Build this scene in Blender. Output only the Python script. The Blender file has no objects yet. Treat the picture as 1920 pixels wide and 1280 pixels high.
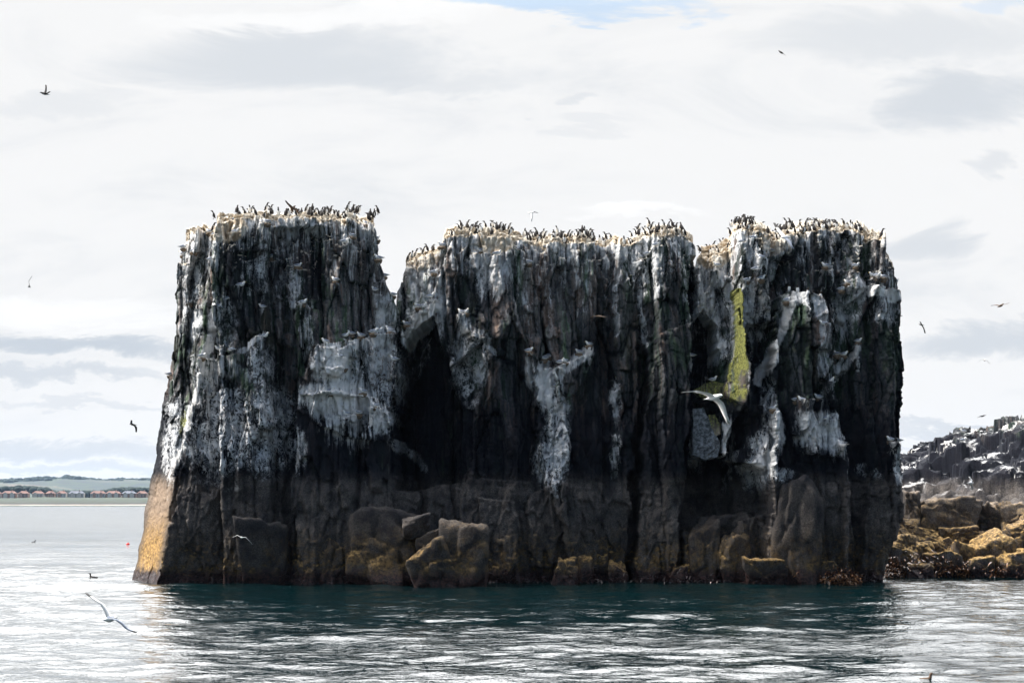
import bpy, math, random
import numpy as np
from mathutils import Vector, Matrix

# ------------------------------------------------------------------ camera, world, sun
F, HOR, CH = 3550.0, 942.0, 4.15          # focal length in photo pixels, horizon row, eye height
scene = bpy.context.scene
col = scene.collection
cam_d = bpy.data.cameras.new("camera"); cam = bpy.data.objects.new("camera", cam_d); col.objects.link(cam)
cam.location = (0, 0, CH); cam.rotation_euler = (math.pi/2, 0, 0)
cam_d.sensor_width = 36; cam_d.lens = 36*F/1920; cam_d.shift_y = (HOR-640)/1920
cam_d.clip_start = 0.5; cam_d.clip_end = 30000
scene.camera = cam
SUN_DIR = Vector((-0.63, 0.09, 0.77)).normalized()
sun_d = bpy.data.lights.new("sun", 'SUN'); sun = bpy.data.objects.new("sun", sun_d); col.objects.link(sun)
sun_d.energy = 4.6; sun_d.angle = math.radians(0.5); sun_d.color = (1.0, 0.93, 0.82)
sun.rotation_euler = SUN_DIR.to_track_quat('Z', 'Y').to_euler()
scene.view_settings.view_transform = 'Standard'; scene.view_settings.look = 'None'
scene.view_settings.exposure = 0; scene.view_settings.gamma = 1
scene.render.resolution_x = 1024; scene.render.resolution_y = 682

def X_(px, Y=100.0): return (px-960)/F*Y
def Z_(py, Y=100.0): return CH+(HOR-py)/F*Y
def at(px, py, Y): return Vector((X_(px, Y), Y, Z_(py, Y)))

class NT:
    def __init__(s, tree):
        s.t = tree; tree.nodes.clear()
    def node(s, typ, **kw):
        n = s.t.nodes.new(typ)
        for k, v in kw.items(): setattr(n, k, v)
        return n
    def put(s, sock, v):
        if v is None: return
        if isinstance(v, bpy.types.NodeSocket): s.t.links.new(v, sock)
        elif isinstance(v, (tuple, list)) and len(v) == 3 and sock.type == 'RGBA': sock.default_value = (*v, 1)
        else: sock.default_value = v
    def m(s, op, a, b=None, c=None, clamp=False):
        n = s.node('ShaderNodeMath', operation=op, use_clamp=clamp)
        s.put(n.inputs[0], a); s.put(n.inputs[1], b); s.put(n.inputs[2], c)
        return n.outputs[0]
    def vm(s, op, a, b=None):
        n = s.node('ShaderNodeVectorMath', operation=op)
        s.put(n.inputs[0], a); s.put(n.inputs[1], b)
        return n.outputs[0]
    def mix(s, f, a, b, mode='MIX'):
        n = s.node('ShaderNodeMix', data_type='RGBA', blend_type=mode)
        s.put(n.inputs[0], f); s.put(n.inputs[6], a); s.put(n.inputs[7], b)
        return n.outputs[2]
    def xyz(s, v):
        n = s.node('ShaderNodeSeparateXYZ'); s.put(n.inputs[0], v); return n.outputs
    def cxyz(s, x, y, z):
        n = s.node('ShaderNodeCombineXYZ')
        for i, v in enumerate((x, y, z)): s.put(n.inputs[i], v)
        return n.outputs[0]
    def noise(s, v, scale, detail=4, rough=0.55, dist=0, color=False):
        n = s.node('ShaderNodeTexNoise'); s.put(n.inputs['Vector'], v)
        n.inputs['Scale'].default_value = scale; n.inputs['Detail'].default_value = detail
        n.inputs['Roughness'].default_value = rough; n.inputs['Distortion'].default_value = dist
        return n.outputs['Color'] if color else n.outputs['Fac']
    def voro(s, v, scale, feature='F1', out='Distance'):
        n = s.node('ShaderNodeTexVoronoi', feature=feature); s.put(n.inputs['Vector'], v)
        n.inputs['Scale'].default_value = scale; return n.outputs[out]
    def attr(s, name):
        n = s.node('ShaderNodeAttribute', attribute_name=name); return n.outputs['Fac']
    def ss(s, v, a, b, lo=0.0, hi=1.0):
        n = s.node('ShaderNodeMapRange', interpolation_type='SMOOTHSTEP')
        s.put(n.inputs[0], v)
        for i, q in enumerate((a, b, lo, hi)): s.put(n.inputs[i+1], q)
        return n.outputs[0]
    def ramp(s, v, stops):
        n = s.node('ShaderNodeValToRGB'); s.put(n.inputs[0], v)
        e = n.color_ramp.elements
        while len(e) < len(stops): e.new(0.5)
        for q, (p, c) in zip(e, stops): q.position = p; q.color = (*c, 1)
        return n.outputs[0]

world = bpy.data.worlds.new("World"); scene.world = world; world.use_nodes = True
w = NT(world.node_tree)
sky = w.node('ShaderNodeTexSky', sky_type='NISHITA', sun_disc=False)
sky.sun_elevation = math.asin(SUN_DIR.z); sky.sun_rotation = math.atan2(SUN_DIR.x, SUN_DIR.y)
sky.air_density = 1.0; sky.dust_density = 0.6
tc = w.node('ShaderNodeTexCoord').outputs['Generated']
dx, dy, dz = w.xyz(tc)
fy = w.m('MAXIMUM', dy, 0.05)
az = w.m('DIVIDE', dx, fy); el = w.m('DIVIDE', dz, fy)
wn = w.noise(w.cxyz(w.m('MULTIPLY', az, 9), w.m('MULTIPLY', el, 26), dy), 1.0, 9, 0.66, 0.5, color=True)
wr, wg, wb = w.node('ShaderNodeSeparateColor').outputs[:3]
w.put(wr.node.inputs[0], wn)
azw = w.m('ADD', az, w.m('MULTIPLY', w.m('SUBTRACT', wr, 0.5), 0.15))
elw = w.m('ADD', el, w.m('MULTIPLY', w.m('SUBTRACT', wg, 0.5), 0.055))
def blob(px, py, rx, ry, amp):
    a = w.m('DIVIDE', w.m('SUBTRACT', azw, (px-960)/F), rx/F)
    b = w.m('DIVIDE', w.m('SUBTRACT', elw, (HOR-py)/F), ry/F)
    d = w.m('ADD', w.m('MULTIPLY', a, a), w.m('MULTIPLY', b, b))
    return w.m('MULTIPLY', w.ss(d, 1.5, 0.0), amp)
grey = None
for a in [(560,115,330,66,.62),(800,150,180,30,.4),(150,200,200,30,.3),(1800,185,200,60,.7),(1690,75,330,55,.45),
          (1040,190,50,14,.4),(1120,240,90,16,.25),(1780,462,100,44,.6),(1850,640,190,42,.75),(1880,310,60,30,.4),
          (110,655,300,22,1.0),(60,712,260,16,.7),(160,760,280,10,.4),(120,845,300,20,.6),(100,885,400,14,.5),(1800,800,200,12,.6),(1780,850,160,10,.35)]:
    q = blob(*a); grey = q if grey is None else w.m('MAXIMUM', grey, q)
nsoft = w.noise(w.cxyz(w.m('MULTIPLY', az, 7), w.m('MULTIPLY', el, 20), 2.7), 1.0, 8, 0.62, 0.6)
tex = w.ss(nsoft, 0.45, 0.80, 0.0, 0.42)
grey = w.m('MAXIMUM', grey, tex)
blue = w.m('MAXIMUM', blob(1050, 0, 260, 22, 1.0), blob(1860, 10, 90, 18, .5))
cloud = w.mix(grey, (0.93, 0.93, 0.93), (0.60, 0.65, 0.71))
wht = w.m('MAXIMUM', blob(110, 585, 260, 42, 1.0), w.m('MAXIMUM', blob(620, 40, 320, 26, .8), blob(1200, 392, 120, 14, 1.0)))
cloud = w.mix(wht, cloud, (1.0, 1.0, 1.0))
cloud = w.mix(blue, cloud, (0.62, 0.76, 0.93))
# high cloud thins overhead and behind the viewer, where blue sky shows
cover = w.noise(tc, 2.3, 6, 0.6)
front = w.ss(w.m('SUBTRACT', dy, w.m('MULTIPLY', dx, 0.5)), -0.35, 0.45)
cf = w.ss(w.m('ADD', cover, w.m('MULTIPLY', front, 0.8)), 0.50, 0.78)
skyc = w.mix(1.0, sky.outputs[0], (0.13, 0.13, 0.13), 'MULTIPLY')
dotn = w.node('ShaderNodeVectorMath', operation='DOT_PRODUCT'); w.put(dotn.inputs[0], tc); dotn.inputs[1].default_value = SUN_DIR
glow = w.m('ADD', 1.0, w.m('MULTIPLY', w.m('MULTIPLY', w.ss(dz, 0.25, 0.34), w.m('MULTIPLY', w.ss(dotn.outputs['Value'], -0.15, 0.55), w.ss(dy, -0.5, 0.2))), 7.0))  # unseen sky boosted toward the sun, added to brighten water and rock
cloud = w.mix(1.0, cloud, w.cxyz(glow, glow, glow), 'MULTIPLY')
for n_ in w.t.nodes:
    if n_.bl_idname == 'ShaderNodeMix': n_.clamp_result = False
allc = w.mix(cf, skyc, cloud)
bg = w.node('ShaderNodeBackground'); w.put(bg.inputs[0], allc); bg.inputs[1].default_value = 1.0
wo = w.node('ShaderNodeOutputWorld'); w.t.links.new(bg.outputs[0], wo.inputs[0])

# ------------------------------------------------------------------ helpers
random.seed(7)
R = np.random.RandomState(11)
def tag(o, label=None, cat=None, group=None, kind=None):
    if label: o['label'] = label
    if cat: o['category'] = cat
    if group: o['group'] = group
    if kind: o['kind'] = kind
    return o
def new_mesh(name, V, Fc, mats, midx=None, parent=None, smooth=False, attrs=None):
    me = bpy.data.meshes.new(name)
    V = np.asarray(V, dtype=np.float32).reshape(-1, 3)
    if isinstance(Fc, np.ndarray):
        n, k = Fc.shape
        me.vertices.add(len(V)); me.vertices.foreach_set('co', V.ravel())
        me.loops.add(n*k); me.loops.foreach_set('vertex_index', Fc.astype(np.int32).ravel())
        me.polygons.add(n); me.polygons.foreach_set('loop_start', np.arange(0, n*k, k, dtype=np.int32))
        me.update(calc_edges=True)
    else:
        me.from_pydata([tuple(v) for v in V], [], [tuple(f) for f in Fc])
    for m in (mats if isinstance(mats, (list, tuple)) else [mats]): me.materials.append(m)
    if midx is not None: me.polygons.foreach_set('material_index', np.asarray(midx, dtype=np.int32))
    if smooth: me.polygons.foreach_set('use_smooth', np.ones(len(me.polygons), dtype=bool))
    for k, a in (attrs or {}).items():
        at_ = me.attributes.new(k, 'FLOAT', 'POINT'); at_.data.foreach_set('value', np.asarray(a, dtype=np.float32).ravel())
    me.update()
    o = bpy.data.objects.new(name, me); col.objects.link(o)
    if parent: o.parent = parent
    return o
def hsh(i, s=0):
    i = np.asarray(i, dtype=np.int64)
    h = (i*374761393 + s*668265263 + 1013904223) & 0xffffffff
    h = ((h ^ (h >> 13))*1274126177) & 0xffffffff
    h = ((h ^ (h >> 16))*2246822519) & 0xffffffff
    return ((h ^ (h >> 15)) & 0xffffff)/float(0x1000000)
def vnoise(x, y, seed=0):
    xi = np.floor(x).astype(np.int64); yi = np.floor(y).astype(np.int64)
    fx = x-xi; fy = y-yi; fx = fx*fx*(3-2*fx); fy = fy*fy*(3-2*fy)
    def h(a, b): return hsh(a*7919+b*104729, seed)
    return (h(xi, yi)*(1-fx)+h(xi+1, yi)*fx)*(1-fy)+(h(xi, yi+1)*(1-fx)+h(xi+1, yi+1)*fx)*fy
def fbm(x, y, oct=4, seed=0, gain=0.5):
    s = 0; a = 1; t = 0
    for o in range(oct):
        s = s+a*vnoise(x*2**o+17.3*o, y*2**o-9.1*o, seed+o); t += a; a *= gain
    return s/t
def sst(v, a, b):
    t = np.clip((v-a)/(b-a), 0, 1); return t*t*(3-2*t)
def cells(x, width, seed):
    """1-D jittered cells: id, position 0..1 in the cell, distance to nearest joint, cell width"""
    i = np.floor(x/width).astype(np.int64)
    def b(k): return (k+0.75*(hsh(k, seed)-0.5))*width
    i = np.where(x < b(i), i-1, np.where(x >= b(i+1), i+1, i))
    l, r = b(i), b(i+1)
    return i, (x-l)/(r-l), np.minimum(x-l, r-x), r-l
def inpoly(x, y, poly):
    ins = np.zeros(x.shape, bool); n = len(poly)
    for i in range(n):
        x0, y0 = poly[i]; x1, y1 = poly[(i+1) % n]
        if y0 == y1: continue
        c = ((y0 > y) != (y1 > y)) & (x < (x1-x0)*(y-y0)/(y1-y0)+x0)
        ins ^= c
    return ins
def segdist(x, y, pts):
    d = np.full(x.shape, 1e9)
    for (x0, y0), (x1, y1) in zip(pts[:-1], pts[1:]):
        vx, vy = x1-x0, y1-y0; t = np.clip(((x-x0)*vx+(y-y0)*vy)/(vx*vx+vy*vy), 0, 1)
        d = np.minimum(d, np.hypot(x-x0-t*vx, y-y0-t*vy))
    return d
def grid_faces(nr, nc, wrap=False):
    r = np.arange(nr-1)[:, None]; c = np.arange(nc if wrap else nc-1)[None, :]; c2 = (c+1) % nc
    return np.stack([r*nc+c, r*nc+c2, (r+1)*nc+c2, (r+1)*nc+c], -1).reshape(-1, 4)

# ------------------------------------------------------------------ materials
def mat(name, build):
    m = bpy.data.materials.new(name); m.use_nodes = True
    n = NT(m.node_tree); p = n.node('ShaderNodeBsdfPrincipled'); o = n.node('ShaderNodeOutputMaterial')
    n.t.links.new(p.outputs[0], o.inputs[0]); build(n, p); return m
def bump(n, p, h, strength=0.5, dist=0.05):
    b = n.node('ShaderNodeBump'); b.inputs['Strength'].default_value = strength; b.inputs['Distance'].default_value = dist
    n.put(b.inputs['Height'], h); n.t.links.new(b.outputs[0], p.inputs['Normal'])
def simple(name, c, rough=0.7, var=0.25, scale=30, spec=0.3):
    def f(n, p):
        g = n.node('ShaderNodeNewGeometry').outputs['Position']
        v = n.noise(g, scale, 3)
        n.put(p.inputs['Base Color'], n.mix(v, tuple(q*(1-var) for q in c), tuple(min(1, q*(1+var)) for q in c)))
        p.inputs['Roughness'].default_value = rough; p.inputs['Specular IOR Level'].default_value = spec
    return mat(name, f)
def rock_build(n, p, use_attr=True, upper=1.0, gold=1.0, wash=0.0, OCH=3.4, lift=1.0, blift=1.0):
    g = n.node('ShaderNodeNewGeometry'); P = g.outputs['Position']
    x, y, z = n.xyz(P); nz = n.xyz(g.outputs['Normal'])[2]
    q = n.m('ADD', x, n.m('MULTIPLY', y, 0.35))
    big = n.noise(P, 0.35, 4, 0.6); med = n.noise(P, 1.8, 6, 0.65); fine = n.noise(P, 9.0, 6, 0.7)
    strk = n.noise(n.cxyz(n.m('MULTIPLY', q, 5.5), n.m('MULTIPLY', y, .5), n.m('MULTIPLY', z, 0.45)), 1.0, 5, 0.62, 0.25)
    strk2 = n.noise(n.cxyz(n.m('MULTIPLY', q, 16), 3.1, n.m('MULTIPLY', z, 1.1)), 1.0, 4, 0.6, 0.2)
    lacen = n.noise(n.cxyz(q, y, n.m('MULTIPLY', z, .7)), 2.6, 4, 0.62, 2.0)
    if use_attr:
        tone, gu, lace, moss, cream, blk = (n.attr(k) for k in ('tone', 'guano', 'lace', 'moss', 'cream', 'blk'))
    else:
        tone = n.noise(P, 0.5, 2); gu, lace, moss, cream, blk = wash, 0.5, 0.0, 0.0, 0.0
    rock = n.ramp(n.m('ADD', n.m('MULTIPLY', tone, 0.72), n.m('MULTIPLY', n.m('SUBTRACT', strk, 0.5), 1.35)),
                  [(0.0, (0.006, 0.008, 0.012)), (0.16, (0.012, 0.018, 0.016)), (0.30, (0.036, 0.047, 0.038)), (0.46, (0.100, 0.106, 0.118)), (0.62, (0.15, 0.135, 0.125)), (0.9, (0.32, 0.31, 0.31))])
    rock = n.mix(n.ss(fine, 0.35, 0.6, 0.45, 0.0), rock, (0.008, 0.009, 0.012))
    tn = n.noise(n.cxyz(n.m('MULTIPLY', q, 1.1), y, n.m('MULTIPLY', z, 0.12)), 1.0, 4, 0.6)
    rock = n.mix(n.ss(tn, .50, .66), rock, n.mix(1.0, rock, (1.30, .98, .80), 'MULTIPLY'))
    rock = n.mix(n.ss(tn, .48, .36), rock, n.mix(1.0, rock, (.72, 1.10, .68), 'MULTIPLY'))
    # black lichen zone, and shade painted into the hollows and clefts
    zj = n.m('ADD', z, n.m('MULTIPLY', n.m('SUBTRACT', big, 0.5), 2.2))
    zj2 = n.m('ADD', zj, n.m('MULTIPLY', n.m('SUBTRACT', strk, 0.5), 3.5))
    bfac = n.ss(zj2, 11.4, 8.0)
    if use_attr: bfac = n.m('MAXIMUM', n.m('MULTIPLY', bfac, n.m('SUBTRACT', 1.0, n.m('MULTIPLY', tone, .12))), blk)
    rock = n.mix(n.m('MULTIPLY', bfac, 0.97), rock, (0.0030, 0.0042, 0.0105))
    # barnacle belt above the tide mark, then ochre weed, then dark wet kelp
    spk = n.noise(P, 22, 3, 0.8)
    barn = n.mix(n.ss(spk, 0.40, 0.66), (0.050*blift, 0.044*blift, 0.042*blift), (0.205*blift, 0.180*blift, 0.163*blift))
    bz = n.ss(n.m('ADD', z, n.m('ADD', n.m('MULTIPLY', n.m('SUBTRACT', big, .5), 1.0), n.m('MULTIPLY', n.m('SUBTRACT', fine, .5), 1.2))), 5.95, 4.75)
    pat = n.ss(n.noise(P, 0.8, 5, .65), 0.36, 0.60, 0.35, 1.0)
    if use_attr: barn = n.mix(n.m('MULTIPLY', n.attr('ochre'), .75), barn, n.mix(spk, (0.21, 0.145, 0.095), (0.50, 0.36, 0.25))); pat = n.m('MAXIMUM', pat, n.attr('ochre'))  # barnacles on the left flank painted lighter, as sunlight in the colour
    rock = n.mix(n.m('MULTIPLY', bz, pat), rock, barn)
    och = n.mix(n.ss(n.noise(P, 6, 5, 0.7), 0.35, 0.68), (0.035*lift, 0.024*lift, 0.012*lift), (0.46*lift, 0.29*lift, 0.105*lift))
    if use_attr: och = n.mix(n.m('MULTIPLY', n.attr('ochre'), .8), och, n.mix(n.ss(n.noise(P, 6, 5, 0.7), 0.35, 0.68), (.20, .11, .035), (.62, .36, .10)))  # weed on the left flank brightened in colour to look sunlit
    side = n.ss(nz, 0.25, 0.65, 0.32, 1.0)  # upright faces darkened, tops kept bright: shade put into the weed colour
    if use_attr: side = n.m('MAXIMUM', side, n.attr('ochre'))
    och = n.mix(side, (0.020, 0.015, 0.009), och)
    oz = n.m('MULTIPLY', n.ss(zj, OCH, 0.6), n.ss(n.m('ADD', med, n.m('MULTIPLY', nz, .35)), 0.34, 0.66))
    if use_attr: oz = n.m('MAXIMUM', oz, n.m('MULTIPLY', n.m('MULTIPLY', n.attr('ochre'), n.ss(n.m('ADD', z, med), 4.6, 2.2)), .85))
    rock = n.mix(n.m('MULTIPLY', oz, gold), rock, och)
    # guano
    gn = n.m('ADD', n.m('MULTIPLY', strk, 0.55), n.m('MULTIPLY', strk2, 0.45))
    lacev = n.m('SUBTRACT', 0.80, n.m('MULTIPLY', n.m('ABSOLUTE', n.m('SUBTRACT', lacen, 0.5)), 4.2))
    lacev = n.m('ADD', n.m('MULTIPLY', lacev, .48), n.m('ADD', n.m('MULTIPLY', gn, .42), n.m('MULTIPLY', n.m('SUBTRACT', n.noise(P, 1.1, 5, .65), .38), .9)))
    gpat = n.mix(lace, n.cxyz(gn, gn, gn), n.cxyz(lacev, lacev, lacev))
    gp = n.m('ADD', n.xyz(gpat)[0], n.m('MULTIPLY', n.m('SUBTRACT', fine, .5), 0.08))
    gp = n.ss(gp, 0.30, 0.72)
    gp = n.m('ADD', n.m('MULTIPLY', gp, .8), n.m('MULTIPLY', n.ss(med, .3, .7), .2))
    gf = n.ss(n.m('ADD', n.m('MULTIPLY', gu, n.m('SUBTRACT', 1.0, n.m('MULTIPLY', lace, .12))) if use_attr else gu, gp), 0.84, 1.26)
    if not use_attr:
        gf = n.m('MULTIPLY', n.ss(n.m('ADD', n.m('ADD', nz, n.m('MULTIPLY', n.m('SUBTRACT', med, .5), 1.6)), n.m('MULTIPLY', n.m('SUBTRACT', big, .5), 2.0)), 1.1-wash, 1.5-wash), n.ss(zj, 4.4, 5.6))
        gf = n.m('MULTIPLY', gf, n.ss(fine, .3, .5, .5, 1.0))
        if wash == 0: gf = 0.0
        else: gf = n.m('MULTIPLY', gf, n.ss(n.noise(P, .9, 5, .7), .40, .58))
    gcol = n.mix(n.ss(med, 0.35, 0.7), (0.48, 0.50, 0.53), (0.82, 0.82, 0.82))
    gcol = n.mix(n.ss(gu, .6, .95), gcol, (.92, .90, .88)) if use_attr else gcol
    gcol = n.mix(n.m('MULTIPLY', n.ss(big, 0.5, 0.72), .5), gcol, (0.46, 0.37, 0.29))
    rock = n.mix(n.m('MULTIPLY', gf, 0.93), rock, gcol)
    # cream, dusty top
    if use_attr:
        cc = n.mix(n.ss(med, 0.40, 0.66), (0.42, 0.32, 0.21), (0.78, 0.72, 0.62))
        rock = n.mix(n.m('MULTIPLY', n.ss(n.m('ADD', cream, n.m('MULTIPLY', n.m('SUBTRACT', fine, .5), .8)), 0.45, 0.62), 0.9), rock, cc)
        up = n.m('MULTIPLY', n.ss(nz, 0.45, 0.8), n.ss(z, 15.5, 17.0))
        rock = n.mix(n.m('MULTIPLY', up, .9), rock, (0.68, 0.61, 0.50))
        mc = n.mix(n.ss(fine, 0.35, 0.65), (0.045, 0.055, 0.016), (0.27, 0.27, 0.075))
        rock = n.mix(n.ss(n.m('ADD', moss, n.m('MULTIPLY', n.m('SUBTRACT', strk2, .5), 1.0)), 0.40, 0.62), rock, mc)
    # wet line and kelp
    kz = n.ss(n.m('ADD', z, n.m('MULTIPLY', n.m('SUBTRACT', med, .5), 1.1)), 0.95, 0.35)
    kelp = n.mix(n.ss(fine, 0.4, 0.62), (0.006, 0.004, 0.006), (0.055, 0.026, 0.022))
    rock = n.mix(kz, rock, kelp)
    n.put(p.inputs['Base Color'], rock)
    n.put(p.inputs['Roughness'], n.ss(n.m('ADD', z, med), 0.7, 2.2, 0.42, 0.92))
    p.inputs['Specular IOR Level'].default_value = 0.22
    h = n.m('ADD', n.m('MULTIPLY', med, 0.9), n.m('ADD', n.m('MULTIPLY', fine, 0.55), n.m('MULTIPLY', strk2, 0.35)))
    bump(n, p, h, 1.0, 0.10)
M = {}
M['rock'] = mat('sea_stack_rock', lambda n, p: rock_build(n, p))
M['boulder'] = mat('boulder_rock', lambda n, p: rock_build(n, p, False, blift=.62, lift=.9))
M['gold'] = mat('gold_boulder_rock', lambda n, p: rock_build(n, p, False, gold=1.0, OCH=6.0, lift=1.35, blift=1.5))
def water_build(n, p):
    P = n.node('ShaderNodeNewGeometry').outputs['Position']; x, y, z = n.xyz(P)
    p.inputs['Base Color'].default_value = (0.0007, 0.0075, 0.0088, 1)
    p.inputs['IOR'].default_value = 1.38
    n.put(p.inputs['Roughness'], n.ss(y, 60, 400, 0.035, 0.16))
    a = n.noise(n.cxyz(n.m('MULTIPLY', x, 1.0), n.m('MULTIPLY', y, 1.25), 0), 1.5, 4, 0.55, 0.35)
    b = n.noise(n.cxyz(n.m('MULTIPLY', x, 1.0), n.m('MULTIPLY', y, 1.7), 4.0), 5.5, 3, 0.55, 0.2)
    c = n.noise(n.cxyz(n.m('MULTIPLY', x, .35), y, 9), 0.16, 3, 0.5, 0.2)
    h = n.m('ADD', n.m('MULTIPLY', a, 1.0), n.m('MULTIPLY', b, 0.16))
    h = n.m('MULTIPLY', h, n.ss(c, 0.3, 0.7, 0.55, 1.25))
    bump(n, p, h, 1.0, 0.085)
M['water'] = mat('sea_water', water_build)
M['dark'] = simple('guillemot_brown_black', (0.018, 0.013, 0.011), 0.75)
M['white'] = simple('white_plumage', (0.80, 0.79, 0.77), 0.8, 0.06)
M['grey'] = simple('grey_plumage', (0.26, 0.29, 0.35), 0.8, 0.12)
M['black'] = simple('black_wing_tip', (0.012, 0.012, 0.014), 0.6)
M['brownp'] = simple('brown_plumage', (0.10, 0.062, 0.04), 0.8)
M['beak'] = simple('yellow_beak', (0.55, 0.40, 0.06), 0.5)
M['nest'] = simple('mud_and_weed_nest', (0.17, 0.125, 0.085), 0.95, 0.5, 45)
M['buoy'] = simple('red_buoy_plastic', (0.85, 0.02, 0.01), 0.35, 0.08)

# ------------------------------------------------------------------ features traced from the cliff
# kittiwakes on the cliff: photo position of the feet and which way they face (1 right, -1 left)
KITT = [(344,467,1),(364,474,1),(328,480,-1),(396,491,1),(358,415,1),(369,418,-1),(392,433,-1),(404,444,1),(442,439,1),(438,408,1),(500,420,-1),(511,485,1),(542,494,-1),(559,502,1),
(452,539,1),(427,564,1),(410,578,1),(355,570,1),(492,579,-1),(568,571,1),(497,634,1),(410,658,-1),(437,660,1),(379,672,1),(610,644,-1),(648,633,1),(659,629,-1),(677,633,-1),(700,626,1),
(710,624,1),(731,624,-1),(703,547,-1),(721,561,-1),(708,523,-1),(725,520,-1),(629,529,-1),(646,457,1),(660,446,-1),(687,423,-1),(711,488,-1),(645,692,1),(638,672,-1),(745,678,-1),(713,451,1),(306,705,1),
(738,556,-1),(619,737,1),(649,780,-1),(672,778,-1),(681,738,-1),(704,764,-1),(727,790,-1),(729,620,-1),
(829,464,-1),(901,474,-1),(932,480,1),(814,514,1),(784,578,-1),(795,578,1),(762,611,-1),(865,589,-1),(874,589,1),(916,635,-1),(992,496,-1),(992,661,1),(1020,675,-1),(1030,671,1),(1050,683,1),(1060,681,-1),
(1086,664,-1),(1104,649,-1),(1159,716,-1),(1043,727,1),(1214,480,1),(1231,463,1),(1201,486,-1),(1297,670,-1),(807,560,1),
(1344,501,-1),(1368,523,-1),(1388,457,-1),(1417,509,1),(1401,529,1),(1427,526,1),(1426,487,-1),(1412,450,1),(1447,474,-1),(1475,567,1),(1544,611,-1),(1604,502,1),(1589,533,-1),(1578,546,1),
(1637,521,-1),(1645,521,1),(1656,523,-1),(1686,532,1),(1686,597,-1),(1609,643,1),(1569,667,-1),(1582,668,1),(1449,769,1),(1492,753,1),(1503,753,-1),(1534,748,-1),(1548,788,1),(1579,834,-1),(1669,828,-1),(1684,830,-1),(1558,718,1),(1547,502,-1)]
# slabs: photo outline, metres the face stands forward (-) or back (+)
SLABS = [
 # left stack
 ([(378,430),(470,405),(470,560),(440,700),(425,900),(300,1100),(318,1000),(345,830),(372,640)], -0.15),
 ([(590,650),(672,632),(745,618),(750,700),(738,830),(740,1100),(560,1100),(552,900),(560,760),(556,735)], -0.75),
 ([(598,650),(640,660),(672,640),(676,700),(690,745),(560,745)], -0.35),
 ([(560,745),(640,735),(700,745),(735,790),(736,830),(640,815),(560,770)], -0.35),
 ([(540,500),(566,500),(566,575),(538,580)], -0.35), ([(560,572),(592,580),(590,660),(580,720),(556,700)], -0.35),
 ([(370,668),(455,668),(470,640),(505,630),(516,1100),(300,1100),(340,880)], -0.35),
 ([(512,420),(520,600),(545,600),(562,560),(600,560),(610,420)], 0.55),
 ([(516,640),(545,650),(552,760),(552,860),(542,1100),(530,1100),(535,860)], 0.7),
 ([(440,480),(500,470),(512,560),(455,640),(415,650),(430,540)], 0.4),
 # middle stack
 ([(748,660),(790,600),(812,592),(845,690),(862,760),(870,900),(740,930),(735,830)], 3.2),
 ([(745,600),(790,580),(818,560),(812,600),(780,650),(752,700)], -0.5),
 ([(845,690),(905,640),(915,800),(870,905),(860,800)], 0.9),
 ([(1140,430),(1158,430),(1160,640),(1148,720)], 0.35),
 ([(905,700),(955,600),(1000,670),(1010,800),(1000,900),(890,900)], 0.5),
 ([(915,640),(945,660),(930,700),(900,830),(888,830)], -0.3),
 ([(985,660),(1004,665),(1020,690),(1045,680),(1062,780),(1070,900),(1060,1000),(1020,900),(1000,780)], -0.65),
 ([(1040,690),(1112,655),(1108,700),(1070,740),(1050,760)], -0.5),
 ([(1112,600),(1150,560),(1170,720),(1150,730),(1115,700)], 0.5),
 ([(1145,705),(1168,705),(1168,800),(1162,880),(1142,880)], -0.35),
 ([(1196,640),(1214,640),(1218,730),(1205,860),(1192,1100),(1172,1100),(1186,860),(1200,740)], 2.6),
 ([(1215,640),(1300,600),(1298,700),(1290,860),(1275,1000),(1262,1100),(1195,1100),(1200,860),(1218,730)], -0.25),
 ([(900,930),(962,938),(975,965),(972,1040),(978,1100),(908,1100)], -0.7),
 ([(1058,905),(1088,915),(1086,1000),(1070,1060),(1050,1000)], -0.7),
 ([(990,930),(1050,900),(1055,960),(1040,1060),(1000,1060)], -0.4),
    ([(1296,480),(1313,480),(1307,700),(1297,860),(1278,1100),(1262,1100),(1279,860),(1290,700)], 1.3),
    # right stack
 ([(1306,600),(1318,575),(1350,610),(1350,700),(1340,740),(1302,745)], 3.0),
 ([(1296,750),(1356,745),(1400,770),(1395,840),(1352,850),(1340,800)], 1.5),
 ([(1296,860),(1350,850),(1420,880),(1440,960),(1300,1000),(1276,980)], 2.8),
 ([(1400,610),(1450,600),(1440,700),(1430,760),(1402,760)], 1.0),
 ([(1455,560),(1480,550),(1548,562),(1552,700),(1575,830),(1582,1100),(1430,1100),(1440,760),(1440,680)], -1.3),
 ([(1463,430),(1540,425),(1545,560),(1470,545)], 0.3),
 ([(1570,560),(1600,540),(1640,535),(1700,535),(1705,1100),(1590,1100),(1585,860),(1565,740)], 0.2),
 ([(1634,535),(1710,535),(1710,620),(1690,1100),(1610,1100),(1640,700)], -0.6),
 ([(1484,755),(1515,750),(1530,748),(1560,750),(1576,835),(1560,860),(1500,850),(1482,790)], -0.35),
 ([(1440,775),(1462,775),(1464,820),(1450,870),(1420,890),(1400,880),(1425,830)], -0.4),
 ([(1566,835),(1588,838),(1590,910),(1584,1100),(1572,1100)], -0.5),
 ([(1668,830),(1700,832),(1700,1100),(1672,1100)], -0.4),
 ([(1628,435),(1640,435),(1640,530),(1628,530)], 0.6),
 ([(1560,665),(1590,668),(1600,650),(1612,645),(1612,690),(1585,690),(1575,705),(1560,700)], -0.3),
 ([(1575,545),(1600,505),(1620,505),(1622,540),(1590,570)], -0.35),
]
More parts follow.
